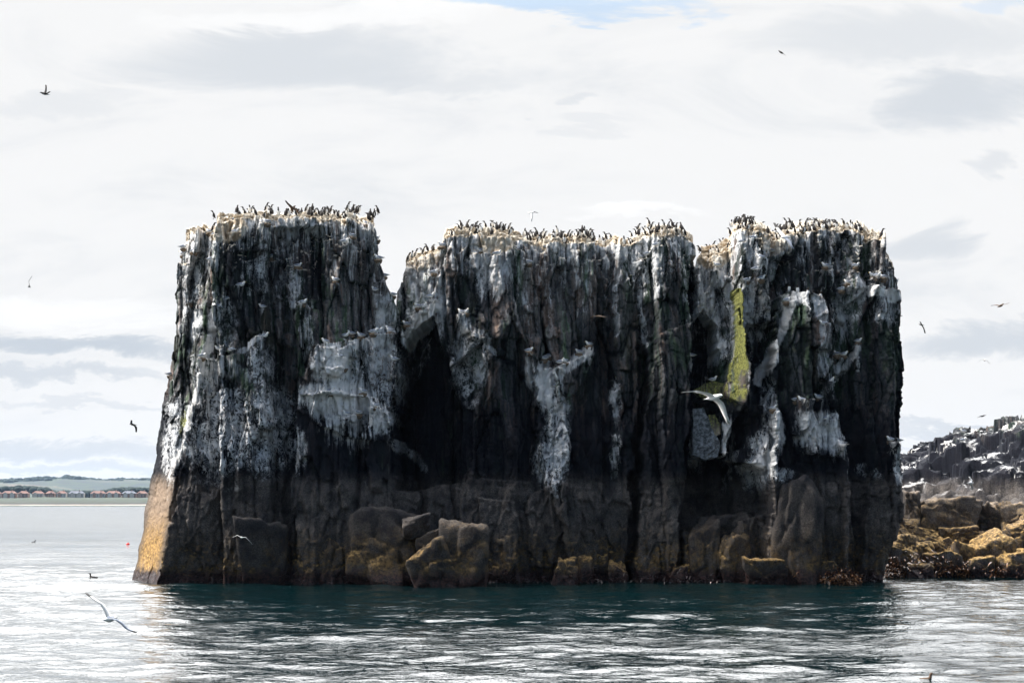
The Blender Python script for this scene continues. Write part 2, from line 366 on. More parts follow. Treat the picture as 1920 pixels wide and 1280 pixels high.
# guano: (kind, points, half-width px, strength, lace 0..1)
def E(cx, cy, rx, ry, s, l=0.2): return ('e', cx, cy, rx, ry, s, l)
def L(pts, hw, s, l=0.2): return ('l', pts, hw, 0, 0, s, l)
GUANO = [E(340,520,26,75,.5,.7),E(352,590,22,35,.75,.2),L([(402,560),(385,640),(362,720),(345,800),(325,870)],10,.85,.25),E(312,800,24,75,.62,.9),E(415,690,42,28,.72,.05),
E(420,790,68,75,.50,1),E(450,840,95,30,.52,1),E(505,780,40,70,.5,1),E(548,535,18,42,.65,.4),E(575,610,16,60,.5,.2),E(620,480,60,70,.25,.1),E(480,440,70,40,.35,.2),E(400,470,30,50,.5,.3),
E(632,680,42,45,.95,.3),E(655,745,55,45,.95,.3),E(600,745,42,26,.85,.3),E(710,780,26,28,.85,.3),E(712,680,36,65,.62,.9),E(718,590,26,60,.72,.2),E(690,640,50,16,.8,.2),E(655,790,50,40,.65,.05),E(562,835,17,40,.62,.4),
E(420,600,28,60,.42,.6),E(490,680,25,40,.4,.8),E(500,510,36,40,.35,.6),L([(455,665),(500,633)],7,.8,.2),E(380,700,30,60,.6,.5),E(345,650,16,60,.3,.5),
E(765,560,14,50,.75,.3),L([(758,635),(790,592),(818,570)],14,.95,.1),E(775,640,26,50,.42,.0),E(825,540,12,70,.72,.4),E(870,610,14,42,.72,.2),E(880,670,32,52,.55,1),E(905,500,16,45,.8,.3),E(935,510,24,45,.75,.1),E(880,470,60,40,.42,.1),
E(785,520,45,50,.74,.1),E(992,530,10,60,.45,.2),E(993,690,9,30,.85,.2),E(1022,710,20,45,.95,.3),E(1045,790,20,90,.75,.8),E(1035,850,30,40,.6,.9),L([(1045,700),(1075,680),(1106,655)],14,.82,.0),E(1155,740,10,40,.7,.2),E(1156,840,11,50,.42,.1),
L([(1157,440),(1160,620)],5,.7,.3),L([(1192,470),(1203,560),(1212,640)],6,.65,.3),E(1230,500,12,50,.62,.1),E(1205,510,18,30,.55,.3),E(1080,500,80,70,.28,.1),E(1060,560,90,100,.18,.0),E(1290,520,8,100,.45,.2),L([(905,640),(925,660)],6,.6,.3),
L([(738,835),(765,850),(790,872)],9,.5,.9),E(1332,580,26,85,.85,.35),E(1340,500,36,40,.75,.2),E(1370,560,16,60,.72,.3),E(1320,820,26,42,.82,.5),E(1400,570,22,60,.72,.2),E(1430,560,20,70,.55,.3),E(1395,640,20,60,.42,.4),E(1430,480,40,40,.55,.2),
L([(1486,560),(1465,620),(1440,680),(1425,720)],9,.95,.1),E(1538,640,14,80,.58,.0),E(1530,580,22,20,.8,.1),E(1500,565,30,14,.8,.1),E(1588,580,32,40,.75,.05),E(1610,530,26,30,.7,.1),L([(1640,541),(1696,548)],12,1.0,.0),E(1665,575,35,30,.62,.0),
L([(1612,650),(1590,690),(1565,700)],8,.8,.1),L([(1612,650),(1610,690)],4,.75,.1),E(1575,690,18,18,.7,.1),E(1450,800,16,40,.9,.2),E(1425,850,22,45,.75,.9),E(1437,760,12,60,.6,.5),E(1520,800,42,40,.88,.05),E(1560,810,18,40,.85,.1),E(1583,870,8,40,.7,.1),
E(1684,860,14,30,.72,.9),E(1545,690,8,70,.4,.0),E(1562,600,10,60,.35,.0),E(1600,470,60,40,.28,0),E(1500,470,50,40,.3,0),E(1345,640,30,26,.9,.5),E(1380,690,6,30,.3,.3),
E(1378,840,8,60,.55,.3),E(1460,890,25,12,.7,.5),E(1490,915,30,10,.9,.1),E(1630,880,16,10,.4,.8),E(1412,870,18,14,.8,1)]
MOSS = [('l', [(1381,548),(1383,620),(1384,690)], 7, 0, 0, 1.0, 0), E(335,790,10,30,.55), E(1180,560,12,90,.28), E(900,760,18,90,.22), E(575,540,16,140,.20), E(1500,680,20,120,.28),E(1165,800,40,160,.1),E(1230,720,40,100,.22),E(1590,900,60,120,.2),E(470,860,60,60,.1)]
DARKS = [('l', [(1304,500),(1300,700),(1288,860),(1272,1000)], 7, 0, 0, 1.0, 0),('l', [(745,640),(736,780),(742,900)], 9, 0, 0, 1.0, 0),E(795,740,60,150,1.0),E(575,500,30,120,.6),E(1420,720,24,100,.8),E(470,500,60,70,.45),E(1540,500,14,50,.4),E(1500,500,30,50,.5),E(450,570,40,50,.45),E(880,560,50,50,.45),E(1250,600,60,120,.35),E(1310,950,50,80,1),E(1120,660,40,80,.6),E(380,860,60,40,.3),E(1660,650,50,300,.55),E(455,945,60,50,.8),E(960,740,60,80,.5),E(1640,960,40,80,.7)]  # dark patches; in hollows and clefts they are painted shade

def paint(PX, PY, lst):
    out = np.zeros(PX.shape); lac = np.zeros(PX.shape)
    for f in lst:
        if f[0] == 'e':
            dyy = PY-f[2]; d = ((PX-f[1])/f[3])**2+(dyy/np.where(dyy < 0, f[4]*.85, f[4]*1.3))**2; v = f[5]*(1-sst(d, 0.1, 2.1))
        else:
            d = segdist(PX, PY, f[1])/f[2]; v = f[5]*(1-sst(d, .5, 1.5))
        lac = np.where(v > out, f[6], lac); out = np.maximum(out, v)
    return out, lac

class Stack: pass
STK = []
def sea_stack(label, left, right, rim, base_y, seed, shape, dx=0.055, dz=0.055, back=12.0):
    """left/right: silhouette [(px,py,Y)], rim: [(px,py)] of the front rim; all become metres at once"""
    s = Stack()
    zl = np.array([Z_(p[1], p[2]) for p in left])[::-1]; xl = np.array([X_(p[0], p[2]) for p in left])[::-1]
    zr = np.array([Z_(p[1], p[2]) for p in right])[::-1]; xr = np.array([X_(p[0], p[2]) for p in right])[::-1]
    rx = np.array([X_(p[0], base_y) for p in rim]); rz = np.array([Z_(p[1], base_y) for p in rim])
    zmax = rz.max()+1.3
    zs = np.arange(-1.6, zmax, dz); nr = len(zs); extra = 14
    jl = (fbm(zs*1.1, zs*0+3, 4, seed+3)-.5)*0.45; jr = (fbm(zs*1.1, zs*0+8, 4, seed+5)-.5)*0.30
    XL = np.interp(zs, zl, xl)+jl; XR = np.interp(zs, zr, xr)+jr
    wid = max((XR-XL).max(), 5); nu = int(wid/dx); u = np.linspace(0, 1, nu)
    Xg = XL[:, None]+(XR-XL)[:, None]*u[None, :]; Zg = np.repeat(zs[:, None], nu, 1)
    PX = 960+Xg*F/base_y; PY = HOR-(Zg-CH)*F/base_y
    # joints wander and lean a little with height
    warp = (fbm(Xg*.12, Zg*.13, 3, seed)-.5)*1.3+(fbm(Xg*1.4, Zg*.8, 3, seed+9)-.5)*.22
    xx = Xg+warp+(Zg-9)*.03
    i1, t1, e1, w1 = cells(xx, 2.6, seed+21)
    # joints do not run the full height: they shift at broken levels that differ from column to column
    tier = np.floor((Zg+(hsh(i1, 77)-.5)*5+(t1-.5)*w1*1.6*(hsh(i1, 78)-.5)+(fbm(Xg*1.5, Zg*.7, 3, seed+8)-.5)*1.6)/4.6).astype(np.int64)
    i2, t2, e2, w2 = cells(xx+40+tier*3.37, 0.95, seed+22)
    tier3 = np.floor((Zg+hsh(i2, 79)*4+(fbm(Xg*2, Zg, 2, seed+7)-.5)*1.2)/2.3).astype(np.int64)
    i3, t3, e3, w3 = cells(xx+80+tier3*1.71, 0.36, seed+23)
    i2 = i2+tier*1009; i3 = i3+tier3*2003
    def facet(sx, sz, sd, amp, tilt):
        X2 = (Xg+(fbm(Xg*.8/sx, Zg*.8/sz, 2, sd)-.5)*sx*.7)/sx; Z2 = (Zg+Xg*.25*(sz/sx)*.3)/sz
        xi = np.floor(X2).astype(np.int64); zi = np.floor(Z2).astype(np.int64)
        b1 = np.full(X2.shape, 1e9); b2 = b1.copy(); val = np.zeros(X2.shape)
        for a in (-1, 0, 1):
            for c in (-1, 0, 1):
                ii = (xi+a)*7919+(zi+c)*104729; px_ = xi+a+hsh(ii, sd); pz_ = zi+c+hsh(ii, sd+1)
                d = np.abs(X2-px_)+.8*np.abs(Z2-pz_)
                v_ = (hsh(ii, sd+2)-.5)*amp+(X2-px_)*sx*(hsh(ii, sd+3)-.5)*tilt+(Z2-pz_)*sz*((hsh(ii, sd+4)-.5)*tilt*.35+.03)
                m = d < b1; b2 = np.where(m, b1, np.minimum(b2, d)); val = np.where(m, v_, val); b1 = np.where(m, d, b1)
        return val, b2-b1
    Y = base_y+shape(Xg, Zg, PX, PY)
    low = sst(Zg, 6.0, 4.0)                       # the wave-washed foot is smoother
    am = (1-.55*low)*(1-.75*sst(np.interp(PY, [700, 1100], [355, 305])-PX, -3, 10)*sst(PY, 760, 900))
    Y += am*((hsh(i1, 1)-.5)*1.9+(hsh(i1, 2)-.5)*1.5*(t1-.5)*w1)
    for b in range(4):
        zb = hsh(i1*9+b, 31)*20; Y += am*.22*hsh(i1*9+b, 32)*sst(Zg-zb-.5*(fbm(Xg*1.2, Zg*0+b, 2, 5)-.5)-(t1-.5)*2.5*(hsh(i1, b)-.5), 0, .7)
    Y -= 0.1
    crk = Xg*0
    for (sx_, sz_, sd_, am_, ti_, ck) in [(1.5, 4.2, seed+201, .60, .95, .14), (.62, 1.2, seed+211, .32, 1.1, .08), (.24, .55, seed+221, .10, 1.2, .04)]:
        fv, fe = facet(sx_, sz_, sd_, am_, ti_); Y += am*(1+.2*low)*(fv+ck*np.exp(-(fe/.06)**2)); crk = np.maximum(crk, 4*ck*np.exp(-(fe/.055)**2)*(am_ > .2))
    Y += am*((hsh(i2, 3)-.5)*.26+(hsh(i2, 4)-.5)*.6*(t2-.5)*w2+0.35*(np.abs(t2-.5)**2.5)*w2)
    for b in range(5):
        zb = hsh(i2*9+b, 41)*20+1; k = (hsh(i2*9+b, 42)-.4)*.34
        Y += 0
    Y += am*((hsh(i3, 6)-.5)*.15+.3*(np.abs(t3-.5)**2)*w3)
    i4 = np.floor(Zg/(.5+1.4*hsh(i3, 8))+hsh(i3, 9)*7).astype(np.int64)
    Y += am*(hsh(i4*31+i3, 11)-.5)*.06
    Y += am*(.35*np.exp(-(e1/.08)**2)*(fbm(Xg*.3,Zg*.4,2,seed+2)>.45)+.14*np.exp(-(e2/.05)**2))
    Y += (fbm(Xg*.8, Zg*.8, 5, seed+40)-.5)*.30+(fbm(Xg*5.5, Zg*3.5, 4, seed+41, .7)-.5)*.20
    # traced slabs and recesses with ragged margins
    rgx = (fbm(Xg*1.1, Zg*1.1, 4, seed+50)-.5)*22; rgy = (fbm(Xg*1.1+9, Zg*1.1, 4, seed+51)-.5)*22
    for poly, d in SLABS:
        ps = np.array(poly); 
        if ps[:, 0].max() < PX.min() or ps[:, 0].min() > PX.max(): continue
        m = inpoly(PX+rgx, PY+rgy*.5, poly)
        Y += np.where(m, d*1.35, 0)
    if seed == 300:
        FP = [(1377,548),(1384,548),(1386,600),(1389,640),(1389,672),(1397,690),(1394,716),(1390,756),(1380,782),(1370,800),(1364,830),(1358,862),(1354,842),(1356,810),(1351,790),(1354,750),(1358,716),(1363,690),(1371,668),(1376,640),(1375,596)]
        fm = inpoly(PX+rgx*.35, PY+rgy*.5, FP)
        Y = np.where(fm, 98.2-.035*(PX-1352)+(Y-99.5)*.35, Y)
    s.Z = Zg
    # ledges for the nesting gulls
    gu, lac = paint(PX+rgx*.6, PY+rgy, GUANO)
    for (kx, ky, f) in KITT:
        if kx < PX.min()-4 or kx > PX.max()+4: continue
        m = np.exp(-((PX-kx)/11)**4)*(PY > ky)*np.exp(-np.maximum(PY-ky, 0)/16)
        Y -= .42*m
        g = np.exp(-((PX+rgx*.15-kx)/9)**2)*(PY > ky-1)*np.exp(-np.maximum(PY-ky, 0)/48)*.62
        lac = np.where(g > gu, .1, lac); gu = np.maximum(gu, g)
    # rim and plateau steps
    rimz = np.interp(Xg, rx, rz)+(hsh(i2, 60)-.5)*.30+(hsh(i3, 61)-.5)*.10+(fbm(Xg*2.2, Xg*0, 2, 4)-.5)*.1
    steps = [(0.8, .20), (1.7, .42), (2.8, .66), (4.2, .92)]
    tops = [rimz]; sets = [np.zeros_like(rimz)]
    for k, (sb, rs) in enumerate(steps):
        j2, q2, _, _ = cells(Xg+40+3.3*k, .75, seed+70+k)
        tops.append(rimz*.0+np.interp(Xg, rx, rz)+rs+(hsh(j2, 71+k)-.5)*.18+(hsh(i3, 81+k)-.5)*.08)
        sets.append(sb+(hsh(j2, 75+k)-.5)*.5+(q2-.5)*.3)
    topmax = tops[0]
    for k in range(1, len(tops)):
        Yk = Y+sets[k]
        Y = np.where((Zg > topmax), Y*0+np.maximum(Y, 0)*0+Yk-sets[k-1]*1.0, Y) if k == 1 else np.where(Zg > topmax, Y+sets[k]-sets[k-1], Y)
        topmax = np.maximum(topmax, tops[k])
    setx = np.where(Zg > tops[0], sets[1], 0)
    for k in range(2, len(tops)): setx = np.where(Zg > np.maximum.reduce(tops[:k]), sets[k], setx)
    Xw = Xg*(1+setx/100); Xg0 = Xg; Xg = Xw
    topmax = np.minimum(topmax, zmax-.05)
    over = Zg > topmax
    Zc = np.minimum(Zg, topmax)
    # side walls and back
    yb = base_y+back
    ns = 22
    def side(Yedge, Xedge, sgn, sd):
        out = []
        for k in range(1, ns+1):
            t = (k/ns)
            yy = Yedge+(yb-Yedge)*t
            c_, q_, _, _ = cells(yy+sd, 1.1, sd)
            bul = (yy-Yedge)*Xedge/100*np.where(sgn*Xedge > 0, .85, 1.1)-sgn*.22*min(1, t*6)+((hsh(c_, sd)-.5)*.2+(fbm(yy*.8, zs*.6, 3, sd)-.5)*.2)*min(1, t*3)
            out.append((Xedge+bul-sgn*1.2*max(0, t-.5)**2*4, yy))
        return out
    Ls = side(Y[:, 0], Xg[:, 0], -1, seed+90)[::-1]; Rs = side(Y[:, -1], Xg[:, -1], 1, seed+95)
    XX = np.concatenate([np.stack([a for a, b in Ls], 1), Xg, np.stack([a for a, b in Rs], 1)], 1)
    YY = np.concatenate([np.stack([b for a, b in Ls], 1), Y, np.stack([b for a, b in Rs], 1)], 1)
    padl = lambda A: np.concatenate([np.repeat(A[:, :1], ns, 1), A, np.repeat(A[:, -1:], ns, 1)], 1)
    ZZ = np.minimum(np.repeat(zs[:, None], XX.shape[1], 1), padl(topmax))
    # above the top the sheet lies back as the plateau
    nrow, ncol = XX.shape
    last = np.argmax(padl(Zg) > padl(topmax), axis=0)
    for c in range(ncol):
        j = max(last[c]-1, 0); XX[j+1:, c] = XX[j, c]; YY[j+1:, c] = YY[j, c]; ZZ[j+1:, c] = ZZ[j, c]
    Xt = [XX]; Yt = [YY]; Zt = [ZZ]
    for k in range(1, extra+1):
        t = k/extra
        Yn = YY[-1]+(yb-YY[-1])*t
        hump = .25*math.sin(math.pi*min(1, t*1.3))+(fbm(XX[-1]*1.3, Yn*1.3, 3, seed+99)-.5)*.45*min(1, t*4)
        Xt.append((XX[-1]*(1+(Yn-YY[-1])/100))[None]); Yt.append(Yn[None]); Zt.append((ZZ[-1]+hump)[None])
    XX = np.concatenate(Xt); YY = np.concatenate(Yt); ZZ = np.concatenate(Zt)
    Xg = Xg0; tone = .55+.40*(hsh(i2, 14)-.5)+.36*(hsh(i1, 15)-.5)+.34*(hsh(i3, 16)-.5)+.5*(fbm(Xg*.5, Zg*.15, 3, seed+60)-.5)
    tone -= crk
    tone -= .30*np.exp(-(e2/.05)**2)+.25*np.exp(-(e1/.07)**2)  # joints darkened in colour for crevice shade too fine for the mesh
    tone += .16*sst(Zg, 9, 17)
    for (tx, ty, rx_, ry_, a) in [(1080,520,90,110,.28),(640,560,50,140,.2),(905,740,20,100,.35),(1340,560,40,120,.35),(1535,640,22,120,.3),(1160,780,14,120,.2),(1590,620,20,120,.2),(930,560,20,120,.25),(1110,560,20,110,.3),(800,520,50,70,.3),(370,760,30,160,.2),(990,620,16,180,.15)]:
        tone = tone+a*(1-sst(((PX-tx)/rx_)**2+((PY-ty)/ry_)**2, .2, 1.4))
    rimd = rimz-Zg
    dk0, _ = paint(PX+rgx, PY+rgy, DARKS)
    gu = np.maximum(gu*.92, np.where(PY < 660, .62*np.exp(-np.maximum(rimd, 0)/1.8)*(.4+.9*hsh(i3, 19)), 0)+.20*sst(PY, 720, 560)-.22*dk0)
    cream = np.exp(-(np.maximum(rimd, 0)/(.14+.5*hsh(i3, 20)**3))**1.5)*(.5+.5*vnoise(Xg*1.3, Zg*1.3, 77))
    cream = np.where(rimd < 0, .9, cream)
    for (tx, ty, rx_, ry_, a) in [(425,430,50,35,.75),(790,478,45,28,.55),(930,455,40,24,.8),(1345,465,38,35,.85),(1180,440,26,18,.7),(1450,455,40,25,.6),(1310,470,15,30,.5),(1000,455,30,16,.5)]:
        cream = np.maximum(cream, a*(1-sst(((PX-tx)/rx_)**2+((PY-ty)/ry_)**2, .3, 1.4)))
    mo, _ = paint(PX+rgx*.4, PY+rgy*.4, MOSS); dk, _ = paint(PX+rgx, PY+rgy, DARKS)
    if seed == 300:
        mo = np.maximum(mo, np.where(fm, (.90-.9*sst(PY, 735, 800))*(.10+1.0*fbm(Xg*3.4+4, Zg*.7, 4, 88, .65)), 0)); dk = np.where(fm, 0, dk); gu = np.where(fm, .25+.6*sst(PY, 770, 815), gu); tone = np.where(fm, .45+.35*fbm(Xg*5, Zg*.9, 3, 31), tone)
    def full(A, side_=None):
        A = np.concatenate([np.repeat(A[:, :1], ns, 1), A, np.repeat(A[:, -1:], ns, 1)], 1)
        return np.concatenate([A, np.repeat(A[-1:], extra, 0)], 0)
    at_ = dict(tone=full(np.clip(tone, 0, 1)), guano=full(np.clip(gu, 0, 1)), lace=full(lac), moss=full(mo), ochre=full(paint(PX, PY, [('l', [(300,900),(285,970),(272,1040),(262,1100)], 34, 0, 0, 1.0, 0)])[0]), cream=full(np.clip(cream, 0, 1)), blk=full(np.clip(dk, 0, 1)))  # ochre marks the sunlit left flank, its light painted into the colour
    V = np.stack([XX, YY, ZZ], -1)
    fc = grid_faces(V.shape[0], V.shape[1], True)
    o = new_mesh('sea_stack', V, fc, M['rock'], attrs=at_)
    tag(o, label, 'rock stack', 'guano-streaked sea stacks')
    s.o = o; s.X = Xw; s.Y = Y; s.base = base_y; s.zs = zs; s.XL = XL; s.XR = XR; s.seed = seed; s.tops = tops; s.sets = sets; s.nu = nu; s.topmax = topmax
    s.range = (PX.min(), PX.max())
    STK.append(s); return s
def face_y(s, px, py):
    """depth of the rock face along the sight line through a photo position"""
    Yq = s.base
    for _ in range(3):
        x, z = X_(px, Yq), Z_(py, Yq)
        j = int(np.clip(round((z-s.zs[0])/(s.zs[1]-s.zs[0])), 0, len(s.zs)-1))
        u = (x-s.XL[j])/(s.XR[j]-s.XL[j]); c = int(np.clip(round(u*(s.nu-1)), 0, s.nu-1))
        Yq = .5*Yq+.5*s.Y[j, c] if _ < 2 else s.Y[j, c]
    return Yq, j, c

def shape_left(X, Z, PX, PY):
    edge = np.interp(PY, [380,420,520,640,730,830,900,1000,1100], [368,376,380,374,364,345,330,318,300])
    edge = edge+3*(fbm(Z*.8, Z*0, 3, 4)-.5); d = np.maximum(edge-PX, 0)/36.0
    y = d*1.9
    y += np.maximum(PX-700, 0)/36.0*1.1          # turns the corner into the gully
    y += .05*(Z-10)
    return y
def shape_mid(X, Z, PX, PY):
    y = np.maximum(800-PX, 0)/36*.9+.04*(Z-10)
    y += np.maximum(1000-PY, 0)*0
    return y+.5*np.sin(PX*.012)
def shape_right(X, Z, PX, PY):
    y = np.maximum(PX-1672, 0)/36*1.6+.03*(Z-10)
    y += 2.2*(1-sst(PX, 1372, 1390))*sst(PY, 1100, 900)*(1-.5*sst(PX, 1300, 1372)*0)
    return y
left = sea_stack('tall left sea stack, broad foot, sunlit ochre flank beside open water',
    [(342,404,99.8),(338,430,99.9),(326,480,100.4),(318,560,100.7),(312,640,100.8),(303,720,100.8),(290,800,100.8),(272,900,100.7),(268,950,100.7),(255,1020,100.9),(247,1070,101),(240,1130,101)],
    [(700,400,99),(709,450,99),(716,500,99.5),(726,530,100),(744,580,100.5),(749,640,100.5),(746,700,100.5),(736,780,100),(740,830,100),(752,900,100),(760,1000,100),(765,1130,100)],
    [(335,424),(372,420),(380,428),(400,422),(412,414),(440,410),(470,408),(560,404),(640,404),(690,405),(705,410)], 98.0, 100, shape_left)
mid = sea_stack('middle sea stack, widest of the three, with a black hollow at its left',
    [(757,470,102),(762,490,102),(748,540,102),(744,600,102),(744,660,102),(735,720,102),(728,800,102),(722,900,101),(715,1000,100),(715,1130,100)],
    [(1296,440,100.5),(1303,480,100.5),(1309,510,100.5),(1309,600,100.5),(1304,700,100.5),(1298,800,100.5),(1288,900,100.5),(1275,1000,100.5),(1268,1130,100.5)],
    [(757,484),(768,478),(790,476),(826,468),(832,440),(850,434),(905,436),(960,444),(1000,446),(1060,444),(1100,446),(1140,452),(1156,440),(1170,452),(1200,446),(1210,436),(1240,436),(1280,436),(1292,446),(1302,456)], 99.6, 200, shape_mid)
right = sea_stack('right sea stack, with a free-standing pillar against its face and a notch at its left',
    [(1313,445,101.5),(1309,480,101.5),(1300,520,101.5),(1298,600,101.5),(1292,700,101.5),(1290,800,101.5),(1276,900,101.5),(1260,1000,101),(1250,1130,101)],
    [(1668,440,100.2),(1672,462,100.2),(1685,500,100.2),(1693,560,100.2),(1690,620,100.2),(1700,680,100.2),(1698,740,100.2),(1690,765,100.2),(1693,820,100.2),(1697,860,100.2),(1694,900,100.2),(1680,960,100.2),(1662,1020,100.2),(1645,1080,100.2),(1640,1130,100.2)],
    [(1313,474),(1340,470),(1372,462),(1380,430),(1420,430),(1440,440),(1462,452),(1470,436),(1500,432),(1540,428),(1560,424),(1600,424),(1625,434),(1632,448),(1640,444),(1664,446),(1668,468),(1690,480)], 99.0, 300, shape_right, back=6.0)
#@@WATER
# ------------------------------------------------------------------ sea
def axis(lo, d0, d1, hi, step, g):
    a = list(np.arange(d0, d1, step)); v = d1; s = step
    while v < hi: a.append(v); s *= g; v += s
    a.append(hi); b = []; v = d0; s = step
    while True:
        s *= g; v -= s
        if v < lo: break
        b.append(v)
    b.append(lo); return np.array(b[::-1]+a)
ax = axis(-9000, -36, 36, 9000, .17, 1.035); ay = axis(-400, 36, 112, 12000, .16, 1.022)
gx, gy = np.meshgrid(ax, ay)
stp = np.maximum(np.gradient(ay)[:, None], np.gradient(ax)[None, :])
wz = np.zeros_like(gx)
for k in range(54):
    lam = .55*(9.0/.55)**(k/53.0); th = R.normal(0, .5)+.2; kk = 2*math.pi/lam
    ph = R.uniform(0, 6.28); amp = .0045*lam**.70
    q = np.sin(kk*(gx*math.sin(th)+gy*math.cos(th))+ph+1.5*np.sin(gx*.11+k)+1.1*np.sin(gy*.13+2*k))
    wz += amp*q*np.clip(.6+.8*(fbm(gx*.06+k, gy*.06, 2, k)-.3), .2, 1.4)*sst(stp, lam*.42, lam*.25)
wz += .13*np.exp(-((gy-93-.6*np.sin(gx*.3)-.02*gx)/.45)**2)*sst(gx, -10, -17)+.10*np.exp(-((gy-91.6-.5*np.sin(gx*.4+1))/.35)**2)*sst(gx, -12, -20)
fade = 1
V = np.stack([gx, gy, wz*fade], -1)
sea = new_mesh('sea_water', V, grid_faces(len(ay), len(ax)), M['water'], smooth=True); sea['kind'] = 'structure'

# ------------------------------------------------------------------ boulders
from math import sin, cos, pi
_ico = {}
def ico(sub):
    if sub in _ico: return _ico[sub]
    import bmesh
    bm = bmesh.new(); bmesh.ops.create_icosphere(bm, subdivisions=sub, radius=1)
    v = np.array([q.co[:] for q in bm.verts]); f = np.array([[q.index for q in p.verts] for p in bm.faces]); bm.free()
    _ico[sub] = (v, f); return v, f
def boulder_verts(sx, sy, sz, seed, sub=5, blocky=.75, rough=.05, fa=1.0):
    r = np.random.RandomState(seed); d, f = ico(sub)
    N = []; D = []
    for n0 in [(1,0,0),(-1,0,0),(0,1,0),(0,-1,0),(0,0,1),(0,0,-1)]:
        n_ = np.array(n0)+r.normal(0, .16 if fa > .6 else .07, 3); N.append(n_/np.linalg.norm(n_)); D.append(r.uniform(.8, 1.0))
    for _ in range(9):
        n_ = r.normal(0, 1, 3); n_ /= np.linalg.norm(n_); N.append(n_); D.append(r.uniform(.98, 1.30)+(0 if fa > .6 else .12))
    N = np.array(N); D = np.array(D)
    dots = d@N.T; rr = np.where(dots > 1e-3, D/np.maximum(dots, 1e-3), 9)
    k = 26.0; rad = (np.sum(rr**-k, 1))**(-1/k)
    rad *= 1+rough*2*(fbm(d[:, 0]*2+d[:, 2]*1.3+seed, d[:, 1]*2-d[:, 2]+5, 5, seed)-.5)*2
    S = r.normal(0, 1, (46, 3)); S /= np.linalg.norm(S, axis=1)[:, None]; dd = (d+rough*3*(np.stack([fbm(d[:, 0]*2+q, d[:, 1]*2+d[:, 2], 3, seed+q) for q in range(3)], 1)-.5))@S.T
    o1 = np.argsort(-dd, axis=1)[:, :2]; near = o1[:, 0]; ar = np.arange(len(d)); edge = dd[ar, near]-dd[ar, o1[:, 1]]
    tl = r.normal(0, .15, (46, 3)); rad = rad*(1+(r.uniform(-.5, .5, 46)*.11*fa)[near]+fa*np.sum((d-S[near])*tl[near], 1)-.06*np.exp(-(edge/.025)**2))
    # joints: a few shallow straight cracks
    for c in range(3):
        n_ = r.normal(0, 1, 3); n_ /= np.linalg.norm(n_); e = np.abs(d@n_-r.uniform(-.4, .4)); rad -= .05*np.exp(-(e/.03)**2)
    v = d*rad[:, None]*np.array([sx, sy, sz])
    return v, f
def boulder(x0, x1, y0, y1, Y, label, seed, depth=None, group='boulders at the foot of the sea stacks', m='boulder', rot=None, sub=5, rough=.05, tilt=0, fa=1.0):
    """x0..x1, y0 (top), y1 (foot) as seen in the photo, Y its distance"""
    sx = (x1-x0)/2/F*Y; zt, zb = Z_(y0, Y), Z_(y1, Y)
    if y1 > 1075: zb = min(zb, -.4)
    sz = (zt-zb)/2; sy = depth or sx*1.1
    v, f = boulder_verts(sx*(1.18 if m == 'gold' else 1.07), sy, sz*1.06, seed, sub, rough=rough, fa=fa)
    if tilt:
        c, s_ = cos(tilt), sin(tilt); v = np.stack([v[:, 0]*c-v[:, 2]*s_, v[:, 1], v[:, 0]*s_+v[:, 2]*c], -1)
    o = new_mesh('boulder', v, f, M[m]); o.location = (X_((x0+x1)/2, Y), Y, (zt+zb)/2)
    tag(o, label, 'boulder', group); return o
BL = [(640,788,955,1098,97.4,'largest rounded boulder at the foot of the left stack, dark face and flat top',1),
 (606,648,1003,1096,97.2,'narrow dark boulder tucked against the left side of the largest one',2),
 (470,546,980,1092,97.3,'lone low dark boulder against the front of the left stack',3),
 (776,860,1022,1101,93.8,'sloping boulder with sunlit gold crest between two larger ones',4),
 (820,914,985,1100,93.9,'square boulder with bright gold weed top in front of the middle stack',5),
 (752,806,966,1010,95.0,'small gold-topped block perched behind the largest boulder',6),
 (735,792,922,972,99.5,'dark angular rock with thin sunlit crest in the gully',7),
 (782,848,1000,1045,94.6,'flat gold slab leaning between the two gold-topped boulders',8),
 (1040,1082,1048,1096,97.0,'small rounded rock at the waterline below the middle stack',9),
 (1085,1110,1040,1092,98,'thin upright rock at the waterline below the middle stack',10),
 (1438,1530,905,1088,97.3,'tall pale boulder with a sunlit cap below the right-hand pillar',11),
 (1290,1350,985,1092,98.6,'dark broken rock at the mouth of the black gully',12),
 (1345,1402,1005,1092,98.0,'second dark rock from the mouth of the black gully',13),
 (1300,1420,962,1030,100.5,'wide dark rock at the back of the black gully',14),
 (1392,1468,1044,1094,96.4,'low flat rock with ledges in front of the tall pale boulder',15),
 (1525,1568,1052,1092,97.0,'low round rock at the waterline right of the tall pale boulder',16),
 (1255,1290,1062,1092,98.5,'small wet rock at the foot of the pale column',17),
 (1140,1172,1058,1092,98.6,'small dark square rock left of the black slit',18)]
for (x0, x1, y0, y1, Y, lb, sd) in BL:
    boulder(x0, x1, y0, y1, Y, lb, sd*7+3, tilt={4: .25, 8: .3, 7: -.2, 15: -.1, 11: -.1}.get(sd, 0), depth={8: .9, 6: 1.2}.get(sd), rough=.07, fa={1: .8, 3: .7, 5: .35, 11: .8}.get(sd, 1))

